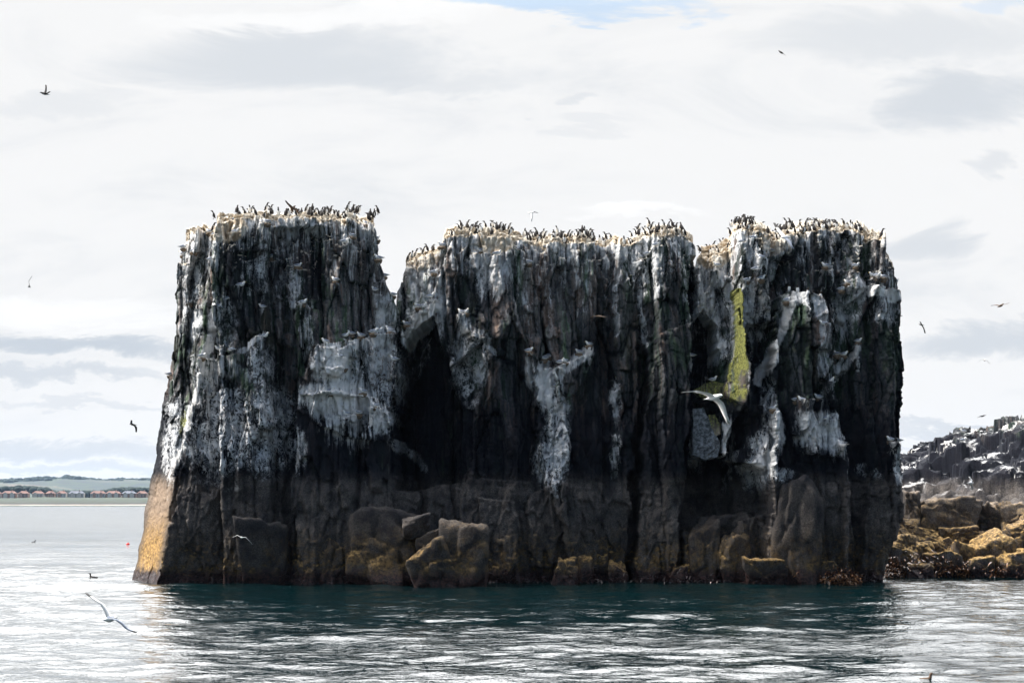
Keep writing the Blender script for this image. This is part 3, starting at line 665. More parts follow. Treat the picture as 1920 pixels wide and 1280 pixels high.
# mossy fin and ledge in the notch of the right stack
def prism(name, pts, Y, thick, m, label=None, cat=None, parent=None, seed=0, lean=0, group=None, attrs=None, turn=0, rgh=.5):
    """an outline given in metres (x,z), its own depth and thickness, with a broken surface"""
    import bmesh
    bm = bmesh.new(); x0_ = min(p_[0] for p_ in pts); fr = [bm.verts.new((x, Y+lean*z+turn*(x-x0_), z)) for x, z in pts]
    f = bm.faces.new(fr); e = bmesh.ops.extrude_face_region(bm, geom=[f])
    bmesh.ops.translate(bm, vec=(0, thick, 0), verts=[g for g in e['geom'] if isinstance(g, bmesh.types.BMVert)])
    bmesh.ops.recalc_face_normals(bm, faces=bm.faces); bmesh.ops.triangulate(bm, faces=bm.faces)
    for _ in range(4): bmesh.ops.subdivide_edges(bm, edges=[e_ for e_ in bm.edges if e_.calc_length() > .16], cuts=1)
    v = np.array([q.co[:] for q in bm.verts]); n = []
    bm.normal_update(); nn = np.array([q.normal[:] for q in bm.verts])
    d = (fbm(v[:, 0]*4+v[:, 1]*2.7, v[:, 2]*1.3, 5, seed, .65)-.5)*rgh
    v += nn*d[:, None]
    for q, c in zip(bm.verts, v): q.co = c
    me = bpy.data.meshes.new(name); bm.to_mesh(me); bm.free(); me.materials.append(m)
    o = bpy.data.objects.new(name, me); col.objects.link(o)
    if parent: o.parent = parent
    if label: tag(o, label, cat, group)
    return o
def moss_build(n, p):
    P = n.node('ShaderNodeNewGeometry').outputs['Position']; x, y, z = n.xyz(P)
    a = n.noise(n.cxyz(n.m('MULTIPLY', x, 7), n.m('MULTIPLY', y, 4), n.m('MULTIPLY', z, 1.3)), 1, 6, .7, .4); b = n.noise(P, 14, 5, .7)
    c = n.mix(n.ss(a, .35, .65), (0.05, .055, .025), (.36, .38, .09))
    c = n.mix(n.ss(b, .46, .56), c, (.07, .06, .04))
    c = n.mix(n.ss(n.noise(n.cxyz(n.m('MULTIPLY', x, 3.5), y, n.m('MULTIPLY', z, .6)), 1.0, 6, .75), .55, .60), c, (.16, .14, .13))
    c = n.mix(n.ss(n.noise(n.cxyz(n.m('MULTIPLY', x, 5), y, n.m('MULTIPLY', z, .5)), 1.3, 4, .6), .60, .64), c, (.02, .018, .012))
    c = n.mix(n.ss(n.m('ADD', z, a), 9.0, 7.6), c, (.48, .41, .33))
    n.put(p.inputs['Base Color'], c); p.inputs['Roughness'].default_value = .95
    bump(n, p, n.m('ADD', a, b), .8, .08)
M['moss'] = mat('mossy_rock', moss_build)
def ZX(pts, Y): return [(X_(a, Y), Z_(b, Y)) for a, b in pts]
0 and prism('rock_fin', ZX([(1378,550),(1383,552),(1384,600),(1388,640),(1388,672),(1397,690),(1395,716),(1388,740),(1390,756),(1380,782),(1370,800),(1366,824),(1358,860),(1355,842),(1356,810),(1350,790),(1354,750),(1359,716),(1364,690),(1372,668),(1377,640),(1376,596)], 99.2), 98.6, 1.6, M['moss'],
      'thin sunlit green mossy fin of rock standing in the notch of the right stack', 'rock', seed=5, turn=-1.3, rgh=.42)
prism('rock_ledge', ZX([(1303,732),(1318,722),(1336,716),(1356,720),(1360,738),(1340,745),(1310,742)], 99.6), 98.9, 2.0, M['moss'],
      'flat green mossy ledge in the notch, a gull standing on it', 'rock', seed=6)
prism('rock_slab', ZX([(1298,768),(1318,764),(1330,800),(1346,832),(1342,856),(1322,862),(1298,852)], 99.6), 99.0, 1.5, M['boulder'] if 0 else mat('grey_slab', lambda n, p: (
      n.put(p.inputs['Base Color'], n.mix(n.ss(n.noise(n.node('ShaderNodeNewGeometry').outputs['Position'], 6, 7, .75), .4, .62), (.06, .065, .07), (.30, .32, .35))), p.inputs['Roughness'].__setattr__('default_value', .95))),
      'speckled pale grey slab jammed across the notch under the mossy ledge', 'rock', seed=7)
prism('rock_wedge', ZX([(1328,778),(1340,776),(1352,795),(1350,815),(1340,818),(1332,800)], 99.2), 98.9, .8, M['moss'],
      'small mossy wedge of rock between the grey slab and the green fin', 'rock', seed=8)

# ------------------------------------------------------------------ the rocky islet at the right
ix = np.arange(21.5, 62, .10); iy = np.arange(104.0, 150, .13)
GX, GY = np.meshgrid(ix, iy)
def islet_h(GX, GY):
    wx = GX+(fbm(GX*.35, GY*.35, 3, 5)-.5)*1.6; wy = GY+(fbm(GX*.35+7, GY*.35, 3, 6)-.5)*1.6
    def vor(x, y, sc, sd):
        xi = np.floor(x/sc).astype(np.int64); yi = np.floor(y/sc).astype(np.int64); best = np.full(x.shape, 1e9); idb = np.zeros(x.shape, np.int64); cx = np.zeros(x.shape); cy = np.zeros(x.shape)
        for a in (-1, 0, 1):
            for b in (-1, 0, 1):
                ii = (xi+a)*7919+(yi+b)*104729; px = (xi+a+hsh(ii, sd))*sc; py = (yi+b+hsh(ii, sd+1))*sc
                d = np.abs(x-px)+np.abs(y-py)*.9; m = d < best; best = np.where(m, d, best); idb = np.where(m, ii, idb); cx = np.where(m, px, cx); cy = np.where(m, py, cy)
        return idb, cx, cy
    def macro(x, y):
        top = np.interp(x, [20,24,27.5,29,31.5,34,40,62], [3.2,5.6,6.5,6.9,8.2,8.8,9.6,10.5])
        yy = y+(fbm(x*.25, y*.25, 3, 19)-.5)*5
        f = np.interp(yy, [104.5,107,109.5,110.5,114,115,118.5,119.5,124,140,150], [-.15,.06,.14,.42,.48,.72,.78,.93,1.0,1.0,.9])
        return f*top*1.05
    i1, cx, cy = vor(wx, wy, 2.6, 3); i2, cx2, cy2 = vor(wx, wy, 1.15, 13)
    h = .30*macro(cx, cy)+.40*macro(cx2, cy2)+.30*macro(GX, GY)
    h += (hsh(i1, 4)-.5)*1.1+(hsh(i2, 5)-.5)*.55
    h += (GX-cx)*(hsh(i1, 6)-.5)*.5+(GY-cy)*(hsh(i1, 7)-.35)*.4+(GX-cx2)*(hsh(i2, 8)-.5)*.5+(GY-cy2)*(hsh(i2, 9)-.4)*.4
    h += (fbm(GX*1.1, GY*1.1, 5, 12, .6)-.5)*.75
    return h, i2, i1
IH, II2, II1 = islet_h(GX, GY)
M['islet'] = mat('islet_rock', lambda n, p: rock_build(n, p, False, wash=.22))
isl = new_mesh('rocky_islet', np.stack([GX, GY, IH], -1), grid_faces(len(iy), len(ix)), M['islet']); isl['kind'] = 'structure'
def isl_z(x, y):
    i = int(np.clip((x-ix[0])/.10, 0, len(ix)-1)); j = int(np.clip((y-iy[0])/.13, 0, len(iy)-1)); return float(IH[j, i])
IB = [(1722,1832,930,1008,109.5,'broad pale block with a pointed top, largest of the islet rocks',0),(1700,1742,1012,1058,107,'golden block beside the right stack foot',0),(1668,1710,1002,1050,106.4,'squarish golden rock nearest the right stack',0),
 (1655,1708,1030,1080,105.8,'gold-topped rock just above the weed',0),(1742,1790,1012,1050,108,'golden rock leaning below the pale block',.4),(1706,1760,992,1028,108.6,'flat ochre ledge rock under the pale block',0),
 (1735,1800,1032,1082,106.2,'rounded ochre rock at the water, left of the sloping one',0),(1790,1846,1026,1078,106.6,'knobbly ochre rock in the middle of the shore',0),(1826,1896,1008,1078,106.4,'long sloping ochre rock',.5),
 (1868,1935,1030,1086,105.4,'big rounded ochre rock at the right edge of the water',0),(1872,1925,948,1012,109.4,'upright ochre slab by the right edge',.1),(1895,1960,968,1040,107.8,'smooth golden rock behind the upright slab',.5),
 (1668,1712,975,1006,108.6,'brown ledge rock beside the right stack',0),(1770,1830,985,1020,108.8,'dark brown step under the pale block',.1),(1810,1862,1045,1086,105.5,'small weed-draped rock on the shore',0),(1700,1745,1052,1090,105.2,'dark rock half under weed beside the right stack',0),
 (1828,1872,942,992,110,'brown jointed block between the pale block and the upright slab',0),(1692,1720,925,978,109.5,'brown crag rock against the right stack',0)]
for k, (x0, x1, y0, y1, Y, lb, tl) in enumerate(IB):
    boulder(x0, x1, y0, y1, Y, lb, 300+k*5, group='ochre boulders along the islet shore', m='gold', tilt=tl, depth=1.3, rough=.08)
# kelp: loose blades heaped at the waterline, beyond counting
def kelp(name, pts, n, seed, spread):
    r = np.random.RandomState(seed); V = []; Fc = []
    for k in range(n):
        a = r.uniform(0, 1); i = r.randint(len(pts)-1); p0 = np.array(pts[i]); p1 = np.array(pts[i+1]); c = p0+(p1-p0)*a+r.normal(0, 1, 3)*spread
        c[2] = abs(c[2]); th = r.uniform(0, 6.28); l = r.uniform(.12, .4); wd = r.uniform(.02, .05); dr = np.array([cos(th), sin(th)*.6, -.5+r.uniform(-.3, .5)]); sd = np.array([-sin(th), cos(th), r.uniform(-.5, .5)])*wd
        b = len(V)
        for q in range(4):
            t = q/3; cc = c+dr*l*t+np.array([0, 0, .05*sin(pi*t)]); V += [cc-sd*(1-.6*t), cc+sd*(1-.6*t)]
        for q in range(3): Fc.append((b+2*q, b+2*q+1, b+2*q+3, b+2*q+2))
    def kb(nn, p):
        P = nn.node('ShaderNodeNewGeometry').outputs['Position']
        nn.put(p.inputs['Base Color'], nn.mix(nn.ss(nn.noise(P, 7, 3), .35, .65), (.05, .022, .016), (.34, .16, .07))); p.inputs['Roughness'].default_value = .22; p.inputs['Specular IOR Level'].default_value = .7
    if 'kelp' not in M: M['kelp'] = mat('wet_kelp', kb)
    if seed == 3 and 'kelpd' not in M: M['kelpd'] = simple('dark_wet_kelp', (.030, .014, .016), .3, .6, 8, .6)
    o = new_mesh(name, np.array(V), np.array(Fc), M['kelpd' if seed == 3 else 'kelp']); tag(o, ('glossy red-brown kelp heaped ' if seed != 3 else 'dark wet kelp hanging ')+{1: 'on the islet shore', 2: 'at the foot of the right stack', 3: 'along the waterline of the three stacks'}[seed], 'kelp', kind='stuff'); return o
kelp('kelp', [(20.4,104,.5),(22.5,104.8,.6),(25.5,105,.35),(28.5,104.6,.25)], 1500, 1, .35)
kelp('kelp', [(-17.8,98.2,.15),(-12,97.0,.2),(-6,96.9,.2),(0,97.6,.15),(8,97.6,.2),(14,97.2,.15),(19,98.2,.15)], 900, 3, .26)
kelp('kelp', [(14.2,96.6,.2),(16.5,96.3,.3),(17.6,96.9,.1)], 900, 2, .22)
#@@LAND
# ------------------------------------------------------------------ far shore
def hill(name, Y, prof, depth, m, seed, rough=1.0, cols=260):
    """prof [(px, py)] ridge at distance Y; a real slope rising from the ground in front to the ridge and falling behind"""
    xs = np.linspace(prof[0][0], prof[-1][0], cols); zt = np.interp(xs, [p[0] for p in prof], [Z_(p[1], Y) for p in prof]); X = X_(xs, Y)
    rows = 26; V = np.zeros((rows, cols, 3))
    for j in range(rows):
        t = j/(rows-1); f = sst(np.array(t), 0, .62)*(1-.6*sst(np.array(t), .7, 1)); yy = Y-depth*.62+depth*t
        V[j, :, 0] = X*yy/Y; V[j, :, 1] = yy; V[j, :, 2] = zt*f+(fbm(X*.006, X*0+yy*.004, 4, seed)-.5)*rough*10*min(1, 3*t)*(f)-(2 if j == 0 else 0)
    o = new_mesh(name, V, grid_faces(rows, cols), m, smooth=True); o['kind'] = 'structure'; return o
def field_mat(name, a, b, c, sc):
    def f(n, p):
        P = n.node('ShaderNodeNewGeometry').outputs['Position']
        v = n.voro(P, sc, out='Color'); r_, g_, b_ = n.node('ShaderNodeSeparateColor').outputs[:3]; n.put(r_.node.inputs[0], v)
        q = n.ramp(r_, [(0, a), (.45, b), (.72, c), (1, a)]); q = n.mix(n.ss(n.noise(P, sc*6, 5, .7), .42, .6), q, (.022, .04, .02))
        n.put(p.inputs['Base Color'], q); p.inputs['Roughness'].default_value = 1
    return mat(name, f)
M['farhill'] = field_mat('far_hill_fields', (.006, .014, .022), (.016, .028, .030), (.12, .09, .07), .0035)
M['bank'] = field_mat('grass_bank', (.014, .022, .018), (.02, .03, .02), (.05, .05, .035), .02)
hill('far_hills', 5600, [(-900,903),(-300,902),(-60,900),(60,899),(120,896),(180,897),(300,896),(420,900),(800,904),(1500,908)], 2600, M['farhill'], 3, 1.2, 420)
hill('wooded_hills', 4200, [(-900,912),(-300,911),(0,909),(60,911),(130,916),(200,915),(270,912),(400,913),(900,916),(1500,918)], 1200, M['farhill'], 4, .8, 420)
hill('coastal_fields', 2900, [(-900,926),(0,926),(100,927),(300,926),(900,927),(1500,928)], 1100, M['bank'], 5, .3)
# low sea bank: grassy top, dark foot, pale strand
xs = np.linspace(-1200, 1200, 500)
prof = [(2300,-.5),(2306,.6),(2318,1.0),(2330,1.4),(2334,3.6),(2342,5.4),(2360,7.4),(2400,9.6),(2440,10.6),(2700,11.5)]
V = np.array([[(x, y+14*(fbm(np.array(x*.01), np.array(3.), 3, 2)-.5), z*(1+.25*(fbm(np.array(x*.02), np.array(z*.3), 3, 8)-.5))) for x in xs] for y, z in prof])
def shore_build(n, p):
    P = n.node('ShaderNodeNewGeometry').outputs['Position']; z = n.m('ADD', n.xyz(P)[2], n.m('MULTIPLY', n.noise(P, .02, 4), 1.0))
    c = n.ramp(n.m('DIVIDE', z, 14.0), [(0, (.42, .36, .30)), (.15, (.40, .34, .29)), (.19, (.05, .05, .045)), (.40, (.045, .05, .035)), (.50, (.026, .036, .020)), (.85, (.034, .045, .025))])
    c = n.mix(n.ss(n.noise(P, .05, 5, .7), .45, .65), c, (.05, .07, .03), 'MULTIPLY') if 0 else c
    n.put(p.inputs['Base Color'], c); p.inputs['Roughness'].default_value = 1
o = new_mesh('shore_bank', V, grid_faces(len(prof), len(xs)), mat('shore_bank', shore_build), smooth=True); o['kind'] = 'structure'
M['wood'] = simple('far_trees', (.014, .026, .022), 1, .5, .12)
def woods(name, label, Y, pts, n, seed, r0, r1):
    r = np.random.RandomState(seed); d, f = ico(2); V = []; Fc = []; b = 0
    for k in range(n):
        i = r.randint(len(pts)-1); a = r.uniform(); px = pts[i][0]+(pts[i+1][0]-pts[i][0])*a; py = pts[i][1]+(pts[i+1][1]-pts[i][1])*a+r.normal(0, .8)
        y = Y+r.normal(0, 40); s_ = r.uniform(r0, r1); c = np.array([X_(px, y), y, Z_(py, y)])
        rad = 1+.5*(fbm(d[:, 0]*3+k, d[:, 2]*3+d[:, 1], 3, k)-.5)
        V.append(c+d*rad[:, None]*np.array([s_, s_, s_*.75])); Fc.append(f+b); b += len(d)
    o = new_mesh(name, np.concatenate(V), np.concatenate(Fc), M['wood']); tag(o, label, 'trees', kind='stuff')
woods('woodland', 'dark belt of trees behind the shore houses', 2560, [(-60,921),(0,918),(60,918),(80,921),(100,926),(190,926),(215,921),(250,920),(330,922)], 620, 1, 3.5, 7)
woods('woodland', 'blue wooded skyline and hedges on the far hills', 5350, [(-300,907),(0,905),(50,903),(70,901),(120,900),(128,898),(190,904),(260,903),(400,905)], 420, 2, 7, 16)
def box(V, Fc, x0, x1, y0, y1, z0, z1):
    b = len(V); V += [(x0,y0,z0),(x1,y0,z0),(x1,y1,z0),(x0,y1,z0),(x0,y0,z1),(x1,y0,z1),(x1,y1,z1),(x0,y1,z1)]
    Fc += [tuple(b+i for i in q) for q in [(0,1,5,4),(1,2,6,5),(2,3,7,6),(3,0,4,7),(4,5,6,7),(3,2,1,0)]]
M['redroof'] = simple('red_tile_roof', (.21, .125, .105), .9, .3, .6); M['greyroof'] = simple('slate_roof', (.16, .17, .2), .9)
M['wallw'] = simple('rendered_wall', (.46, .44, .42), .9, .1, .3); M['wallb'] = simple('brick_wall', (.30, .20, .16), .9, .2, .5); M['glass'] = simple('window_glass', (.03, .04, .05), .2, .1)
def house(px0, px1, wall, roof, label, gable=False, low=False, Y=2445):
    x0, x1 = X_(px0, Y), X_(px1, Y); g = 10.7; e = g+(3.0 if low else 5.4); r_ = e+(1.2 if low else 3.2)
    root = bpy.data.objects.new('house', None); col.objects.link(root); root.location = ((x0+x1)/2, Y, g); tag(root, label, 'house', 'houses along the far shore')
    w_ = (x1-x0)/2; d = 5.0
    V, Fc = [], []; box(V, Fc, -w_, w_, -d, d, -2, e-g); new_mesh('wall', V, Fc, M[wall], parent=root)
    o_ = .5; V = [(-w_-o_,-d-o_,e-g+.02),(w_+o_,-d-o_,e-g+.02),(w_+o_,d+o_,e-g+.02),(-w_-o_,d+o_,e-g+.02),(-w_+(3 if not gable else -o_),0,r_-g),(w_-(3 if not gable else -o_),0,r_-g)]
    rf = new_mesh('roof', V, [(0,1,5,4),(1,2,5),(2,3,4,5),(3,0,4),(3,2,1,0)], M[roof], parent=root)
    V, Fc = [], []; box(V, Fc, w_*.3, w_*.3+1.2, -.6, .6, r_-g-1, r_-g+1.3); new_mesh('chimney', V, Fc, M['wallb'], parent=rf)
    for gx_ in ([-w_*.45, w_*.5] if w_ > 7 else [w_*(.4 if px0 % 2 else -.4)]):
        if low: break
        gw = 1.9+(px0 % 3)*.3; ez = e-g
        V = [(gx_-gw,-d-1.2,-2),(gx_+gw,-d-1.2,-2),(gx_+gw,-d+1,-2),(gx_-gw,-d+1,-2),(gx_-gw,-d-1.2,ez),(gx_+gw,-d-1.2,ez),(gx_+gw,-d+1,ez),(gx_-gw,-d+1,ez),(gx_,-d-1.2,ez+1.7),(gx_,-d+3.5,ez+1.7)]
        gb = new_mesh('gable', V, [(0,1,5,8,4),(1,2,6,5),(3,0,4,7)], M['wallw' if px0 % 3 else 'wallb'], parent=root)
        V = [(gx_-gw-.4,-d-1.5,ez-.3),(gx_,-d-1.5,ez+1.9),(gx_+gw+.4,-d-1.5,ez-.3),(gx_-gw-.4,-d+1.5,ez-.3),(gx_,-d+3.5,ez+1.9),(gx_+gw+.4,-d+1.5,ez-.3)]
        new_mesh('gable_roof', V, [(0,1,4,3),(1,2,5,4)], M[roof], parent=gb)
    nw = max(2, int(w_*2/3.6))
    for i in range(nw):
        for zz in ([1.0] if low else [.9, 3.0]):
            cx = -w_+(i+.5)*2*w_/nw; V, Fc = [], []; box(V, Fc, cx-.6, cx+.6, -d-.06, -d+.1, zz, zz+1.1); new_mesh('window', V, Fc, M['glass'], parent=root)
HS = [(-22,2,'wallw','redroof','pale house cut by the left edge of the photo'),(5,31,'wallb','redroof','long brick terrace with red roof at the far left'),(36,54,'wallb','redroof','brick house with red hipped roof, second along the shore from the left'),
 (62,82,'wallw','redroof','pale house with bright red roof, third along the shore from the left'),(87,103,'wallb','redroof','brick house just left of the plain red-roofed one'),(108,125,'wallw','redroof','compact house with broad plain red roof'),
 (130,158,'wallw','greyroof','long white-walled building with grey roof'),(171,198,'wallw','redroof','long pale house with red roof right of the grey-roofed one'),(200,226,'wallb','redroof','wide brick house with red roof near the stack'),
 (230,255,'wallb','greyroof','dark-roofed brick house near the stack'),(258,276,'wallb','redroof','red-roofed brick house half hidden by the stack foot')]
for h in HS: house(*h)
for a, b, lb in [(126,140,'long low white shed behind the grey-roofed building'),(150,168,'low white shed behind and right of the grey-roofed building'),(176,196,'low white shed nearest the stack')]:
    house(a, b, 'wallw', 'greyroof', lb, True, True, 2620)

#@@HAZE
V, Fc = [], []; box(V, Fc, -9500, 9500, -420, 12500, -5, 160)
hz = bpy.data.materials.new('sea_haze'); hz.use_nodes = True; hn = NT(hz.node_tree)
pv = hn.node('ShaderNodeVolumePrincipled'); pv.inputs['Color'].default_value = (.50, .70, 1, 1); pv.inputs['Density'].default_value = 2.0e-5; pv.inputs['Anisotropy'].default_value = .3
ho = hn.node('ShaderNodeOutputMaterial'); hn.t.links.new(pv.outputs[0], ho.inputs['Volume'])
o = new_mesh('haze', V, Fc, hz); tag(o, 'thin sea haze over the water and the far shore', 'haze', kind='stuff')
#@@BIRDS
# ------------------------------------------------------------------ birds
def loft(path, rad, segs=10, squash=1.0):
    """path [(x,z)] in the bird's own side plane, rad [(ry, rz)]"""
    V = []; Fc = []; P = [Vector((x, 0, z)) for x, z in path]; n = len(P)
    for i, p in enumerate(P):
        t = (P[min(i+1, n-1)]-P[max(i-1, 0)]).normalized(); nrm = Vector((-t.z, 0, t.x)); ry, rn = rad[i]
        for k in range(segs):
            a = 2*pi*k/segs; V.append(p+Vector((0, 1, 0))*ry*cos(a)+nrm*rn*sin(a))
    for i in range(n-1):
        for k in range(segs): Fc.append((i*segs+k, i*segs+(k+1) % segs, (i+1)*segs+(k+1) % segs, (i+1)*segs+k))
    Fc.append(tuple(range(segs))[::-1]); Fc.append(tuple((n-1)*segs+k for k in range(segs)))
    return V, Fc
def bird_mesh(name, parts, mats, extra=None):
    V = []; Fc = []; mi = []
    for (v, f, fn) in parts:
        b = len(V); V += [Vector(q) for q in v]
        for q in f:
            c = sum((Vector(v[i]) for i in q), Vector())/len(q); nn = (Vector(v[q[1]])-Vector(v[q[0]])).cross(Vector(v[q[2]])-Vector(v[q[0]]))
            if nn.length > 0: nn.normalize()
            Fc.append(tuple(b+i for i in q)); mi.append(fn(c, nn))
    me = bpy.data.meshes.new(name); me.from_pydata([tuple(v) for v in V], [], Fc)
    for m in mats: me.materials.append(m)
    me.polygons.foreach_set('material_index', mi); me.polygons.foreach_set('use_smooth', [True]*len(mi)); me.update(); return me
def legs(c, x=0.0):
    out = []
    for sy in (-.03, .03):
        V, Fc = [], []; box(V, Fc, x-.006, x+.006, sy-.006, sy+.006, -.01, .07); box(V, Fc, x-.01, x+.045, sy-.018, sy+.018, -.012, .004); out.append((V, Fc, lambda a, b: c))
    return out
def guillemot(neck=0.0, turn=0, crouch=0.0, open_=0):
    k = 1-crouch
    pth = [(-.12, .05), (-.075, .075), (-.04, .12*k), (-.01, .19*k), (.015, .26*k), (.03, .315*k), (.035+neck*.3, .355*k+neck*.4), (.05+neck*.6, .39*k+neck), (.085+neck*.6, .402*k+neck), (.12+neck*.6, .402*k+neck), (.165+neck*.6, .402*k+neck)]
    rd = [(.012, .008), (.045, .035), (.075, .07), (.088, .082), (.078, .075), (.052, .052), (.034, .034), (.036, .036), (.028, .026), (.010, .011), (.002, .003)]
    v, f = loft(pth, rd)
    def fn(c, n): return 1 if (n.x > .30 and c.z < .32*k and c.z > .05) else 0
    # folded wing panels lie along the flanks
    parts = [(v, f, fn)]
    for sy in (-1, 1):
        vv, ff = loft([(-.10, .07), (-.05, .11*k), (-.015, .2*k), (.012, .27*k), (.02, .29*k)], [(.006, .012), (.014, .032), (.018, .045), (.014, .03), (.003, .006)], 6)
        vv = [q+Vector((0, sy*.072, 0)) for q in vv]; parts.append((vv, ff, lambda a, b: 0))
    parts += legs(0, -.02)
    return bird_mesh('guillemot', parts, [M['dark'], M['white']])
GM = [guillemot(), guillemot(.03), guillemot(0, 0, .18), guillemot(-.02, 0, .3), guillemot(.05)]
def kittiwake(sit=0.0, head=0.0):
    pth = [(-.235, .115), (-.17, .105), (-.09, .10), (0, .105), (.07, .13), (.105, .17+head), (.125, .205+head), (.15, .218+head), (.175, .212+head), (.215, .203+head)]
    rd = [(.012, .004), (.03, .018), (.062, .05), (.082, .072), (.072, .07), (.043, .045), (.042, .042), (.036, .034), (.014, .014), (.003, .003)]
    pth = [(x, z-sit) for x, z in pth]
    v, f = loft(pth, rd)
    def fn(c, n): return 3 if c.x > .178 else 0
    parts = [(v, f, fn)]
    for sy in (-1, 1):
        vv, ff = loft([(-.27, .125-sit), (-.19, .125-sit), (-.10, .13-sit), (-.02, .14-sit), (.05, .15-sit), (.075, .15-sit)], [(.004, .003), (.016, .016), (.026, .036), (.03, .05), (.022, .04), (.004, .008)], 6)
        vv = [q+Vector((0, sy*(.058 if q.x > -.15 else .02), 0)) for q in vv]; parts.append((vv, ff, lambda c, n: 2 if c.x < -.17 else 1))
    vv, ff = loft([(-.12, .155-sit), (-.05, .172-sit), (.03, .185-sit), (.06, .185-sit)], [(.03, .008), (.055, .012), (.05, .012), (.02, .006)], 8); parts.append((vv, ff, lambda c, n: 1))
    if sit == 0: parts += legs(2, 0)
    return bird_mesh('kittiwake', parts, [M['white'], M['grey'], M['black'], M['beak']])
KM = [kittiwake(), kittiwake(.03), kittiwake(0, .02)]
def link(name, me, loc, rz, sc, label, cat, group):
    o = bpy.data.objects.new(name, me); col.objects.link(o); o.location = loc; o.rotation_euler = (0, 0, rz); o.scale = (sc,)*3
    return tag(o, label, cat, group)
# nests: a squat cup of mud and weed
def nest_mesh(seed):
    n = 14; V = []; Fc = []; r = np.random.RandomState(seed)
    rings = [(.10, -.14), (.16, -.07), (.19, 0), (.17, .045), (.12, .03), (.03, .005)]
    for (rad, z) in rings:
        for k in range(n): a = 2*pi*k/n; q = rad*(1+r.uniform(-.15, .15)); V.append((q*cos(a), q*sin(a), z+r.uniform(-.015, .015)))
    for i in range(len(rings)-1):
        for k in range(n): Fc.append((i*n+k, i*n+(k+1) % n, (i+1)*n+(k+1) % n, (i+1)*n+k))
    Fc.append(tuple(range(n))[::-1]); Fc.append(tuple((len(rings)-1)*n+k for k in range(n)))
    me = bpy.data.meshes.new('nest'); me.from_pydata(V, [], Fc); me.materials.append(M['nest']); me.update(); return me
NM = [nest_mesh(k) for k in range(4)]
LM = [(352,416,'the small left corner top of the left stack'),(352,472,'the upper left flank of the left stack'),(340,570,'the white diagonal ledge of the left flank'),(310,705,'the lower left outline of the left stack'),
 (400,440,'the crumbly cream corner of the left stack'),(445,425,'the cream blocks right of that corner'),(400,490,'the corner crack below the cream blocks'),(500,420,'the rim at the middle of the left stack'),(540,492,'the white hanging patch high on the left stack'),
 (435,550,'the dark hollow of the left stack'),(410,578,'the nest edge under the dark hollow'),(492,579,'the bare dark face below the hollow'),(568,571,'the slim pale pillar of the left stack'),(497,634,'the arched pale crest of the left stack'),
 (425,660,'the reddish shelf of the left stack'),(379,672,'the bright ridge of the left stack'),(610,644,'the left horn of the big white patch'),(660,631,'the upper shelf over the big white patch'),(715,624,'the right shelf over the big white patch'),
 (712,550,'the right shoulder of the left stack'),(716,522,'the upper right outline of the left stack'),(629,529,'the tan column of the left stack'),(653,450,'the twin nests below the left stack rim'),(687,423,'the right rim corner of the left stack'),(712,465,'the right outline under the left stack rim'),
 (641,682,'the hollow inside the big white patch'),(745,678,'the right edge of the lacy white face'),(660,779,'the drip edge of the big white patch'),(650,737,'the centre of the big white patch'),(715,777,'the sloping right end of the big white patch'),
 (829,464,'the block by the middle stack step'),(915,477,'the white notch under the middle stack rim'),(810,535,'the pale left shoulder of the middle stack'),(790,578,'the white shelf over the black hollow'),(762,611,'the sloping end of the white shelf'),(870,589,'the tiny dark shelf right of the black hollow'),
 (916,635,'the pale slanting slab of the middle stack'),(992,496,'the middle stack crack under the rim'),(992,661,'the left spike of the white spur'),(1025,672,'the top of the white spur'),(1055,682,'the low end of the slanting ledge'),(1095,656,'the high end of the slanting ledge'),(1159,716,'the lone pale knob of the middle stack'),
 (1043,727,'the side of the white spur'),(1212,480,'the shaded nook under the middle stack rim'),(1231,463,'the brown nest knob under the middle stack rim'),(1297,670,'the right edge of the middle stack'),
 (1344,501,'the pale left knob of the right stack'),(1368,523,'the pale knob beside the green fin'),(1400,455,'the hollow under the right stack rim'),(1420,505,'the nest column of the right stack'),(1401,529,'the grey knob right of the green fin'),(1427,526,'the second grey knob right of the green fin'),(1447,474,'the white block under the right stack rim'),
 (1475,567,'the left corner of the pillar'),(1544,611,'the right edge of the pillar'),(1604,502,'the arch-shaped nest ledge of the right stack'),(1584,538,'the white drips left of the right ledge'),(1645,521,'the broad upper right ledge'),(1686,532,'the tip of the broad upper right ledge'),(1686,597,'the right outline below the broad ledge'),
 (1609,643,'the upper tip of the white hook mark'),(1575,667,'the lower end of the white hook mark'),(1449,769,'the lower left knob of the pillar'),(1497,753,'the white shelf low on the pillar'),(1534,748,'the right end of the low pillar shelf'),(1548,788,'the white corner below the low pillar shelf'),(1579,834,'the narrow step at the pillar foot'),
 (1669,828,'the left end of the lowest right ledge'),(1684,830,'the right end of the lowest right ledge'),(1558,718,'the pillar edge above the low shelf'),(1547,502,'the streaked wall above the pillar')]
by = {}
for (kx, ky, f) in KITT:
    k = min(range(len(LM)), key=lambda q: (LM[q][0]-kx)**2+(LM[q][1]-ky)**2*1.3); by.setdefault(k, []).append((kx, ky, f))
ORD = ['leftmost', 'second', 'third', 'fourth', 'fifth', 'sixth']
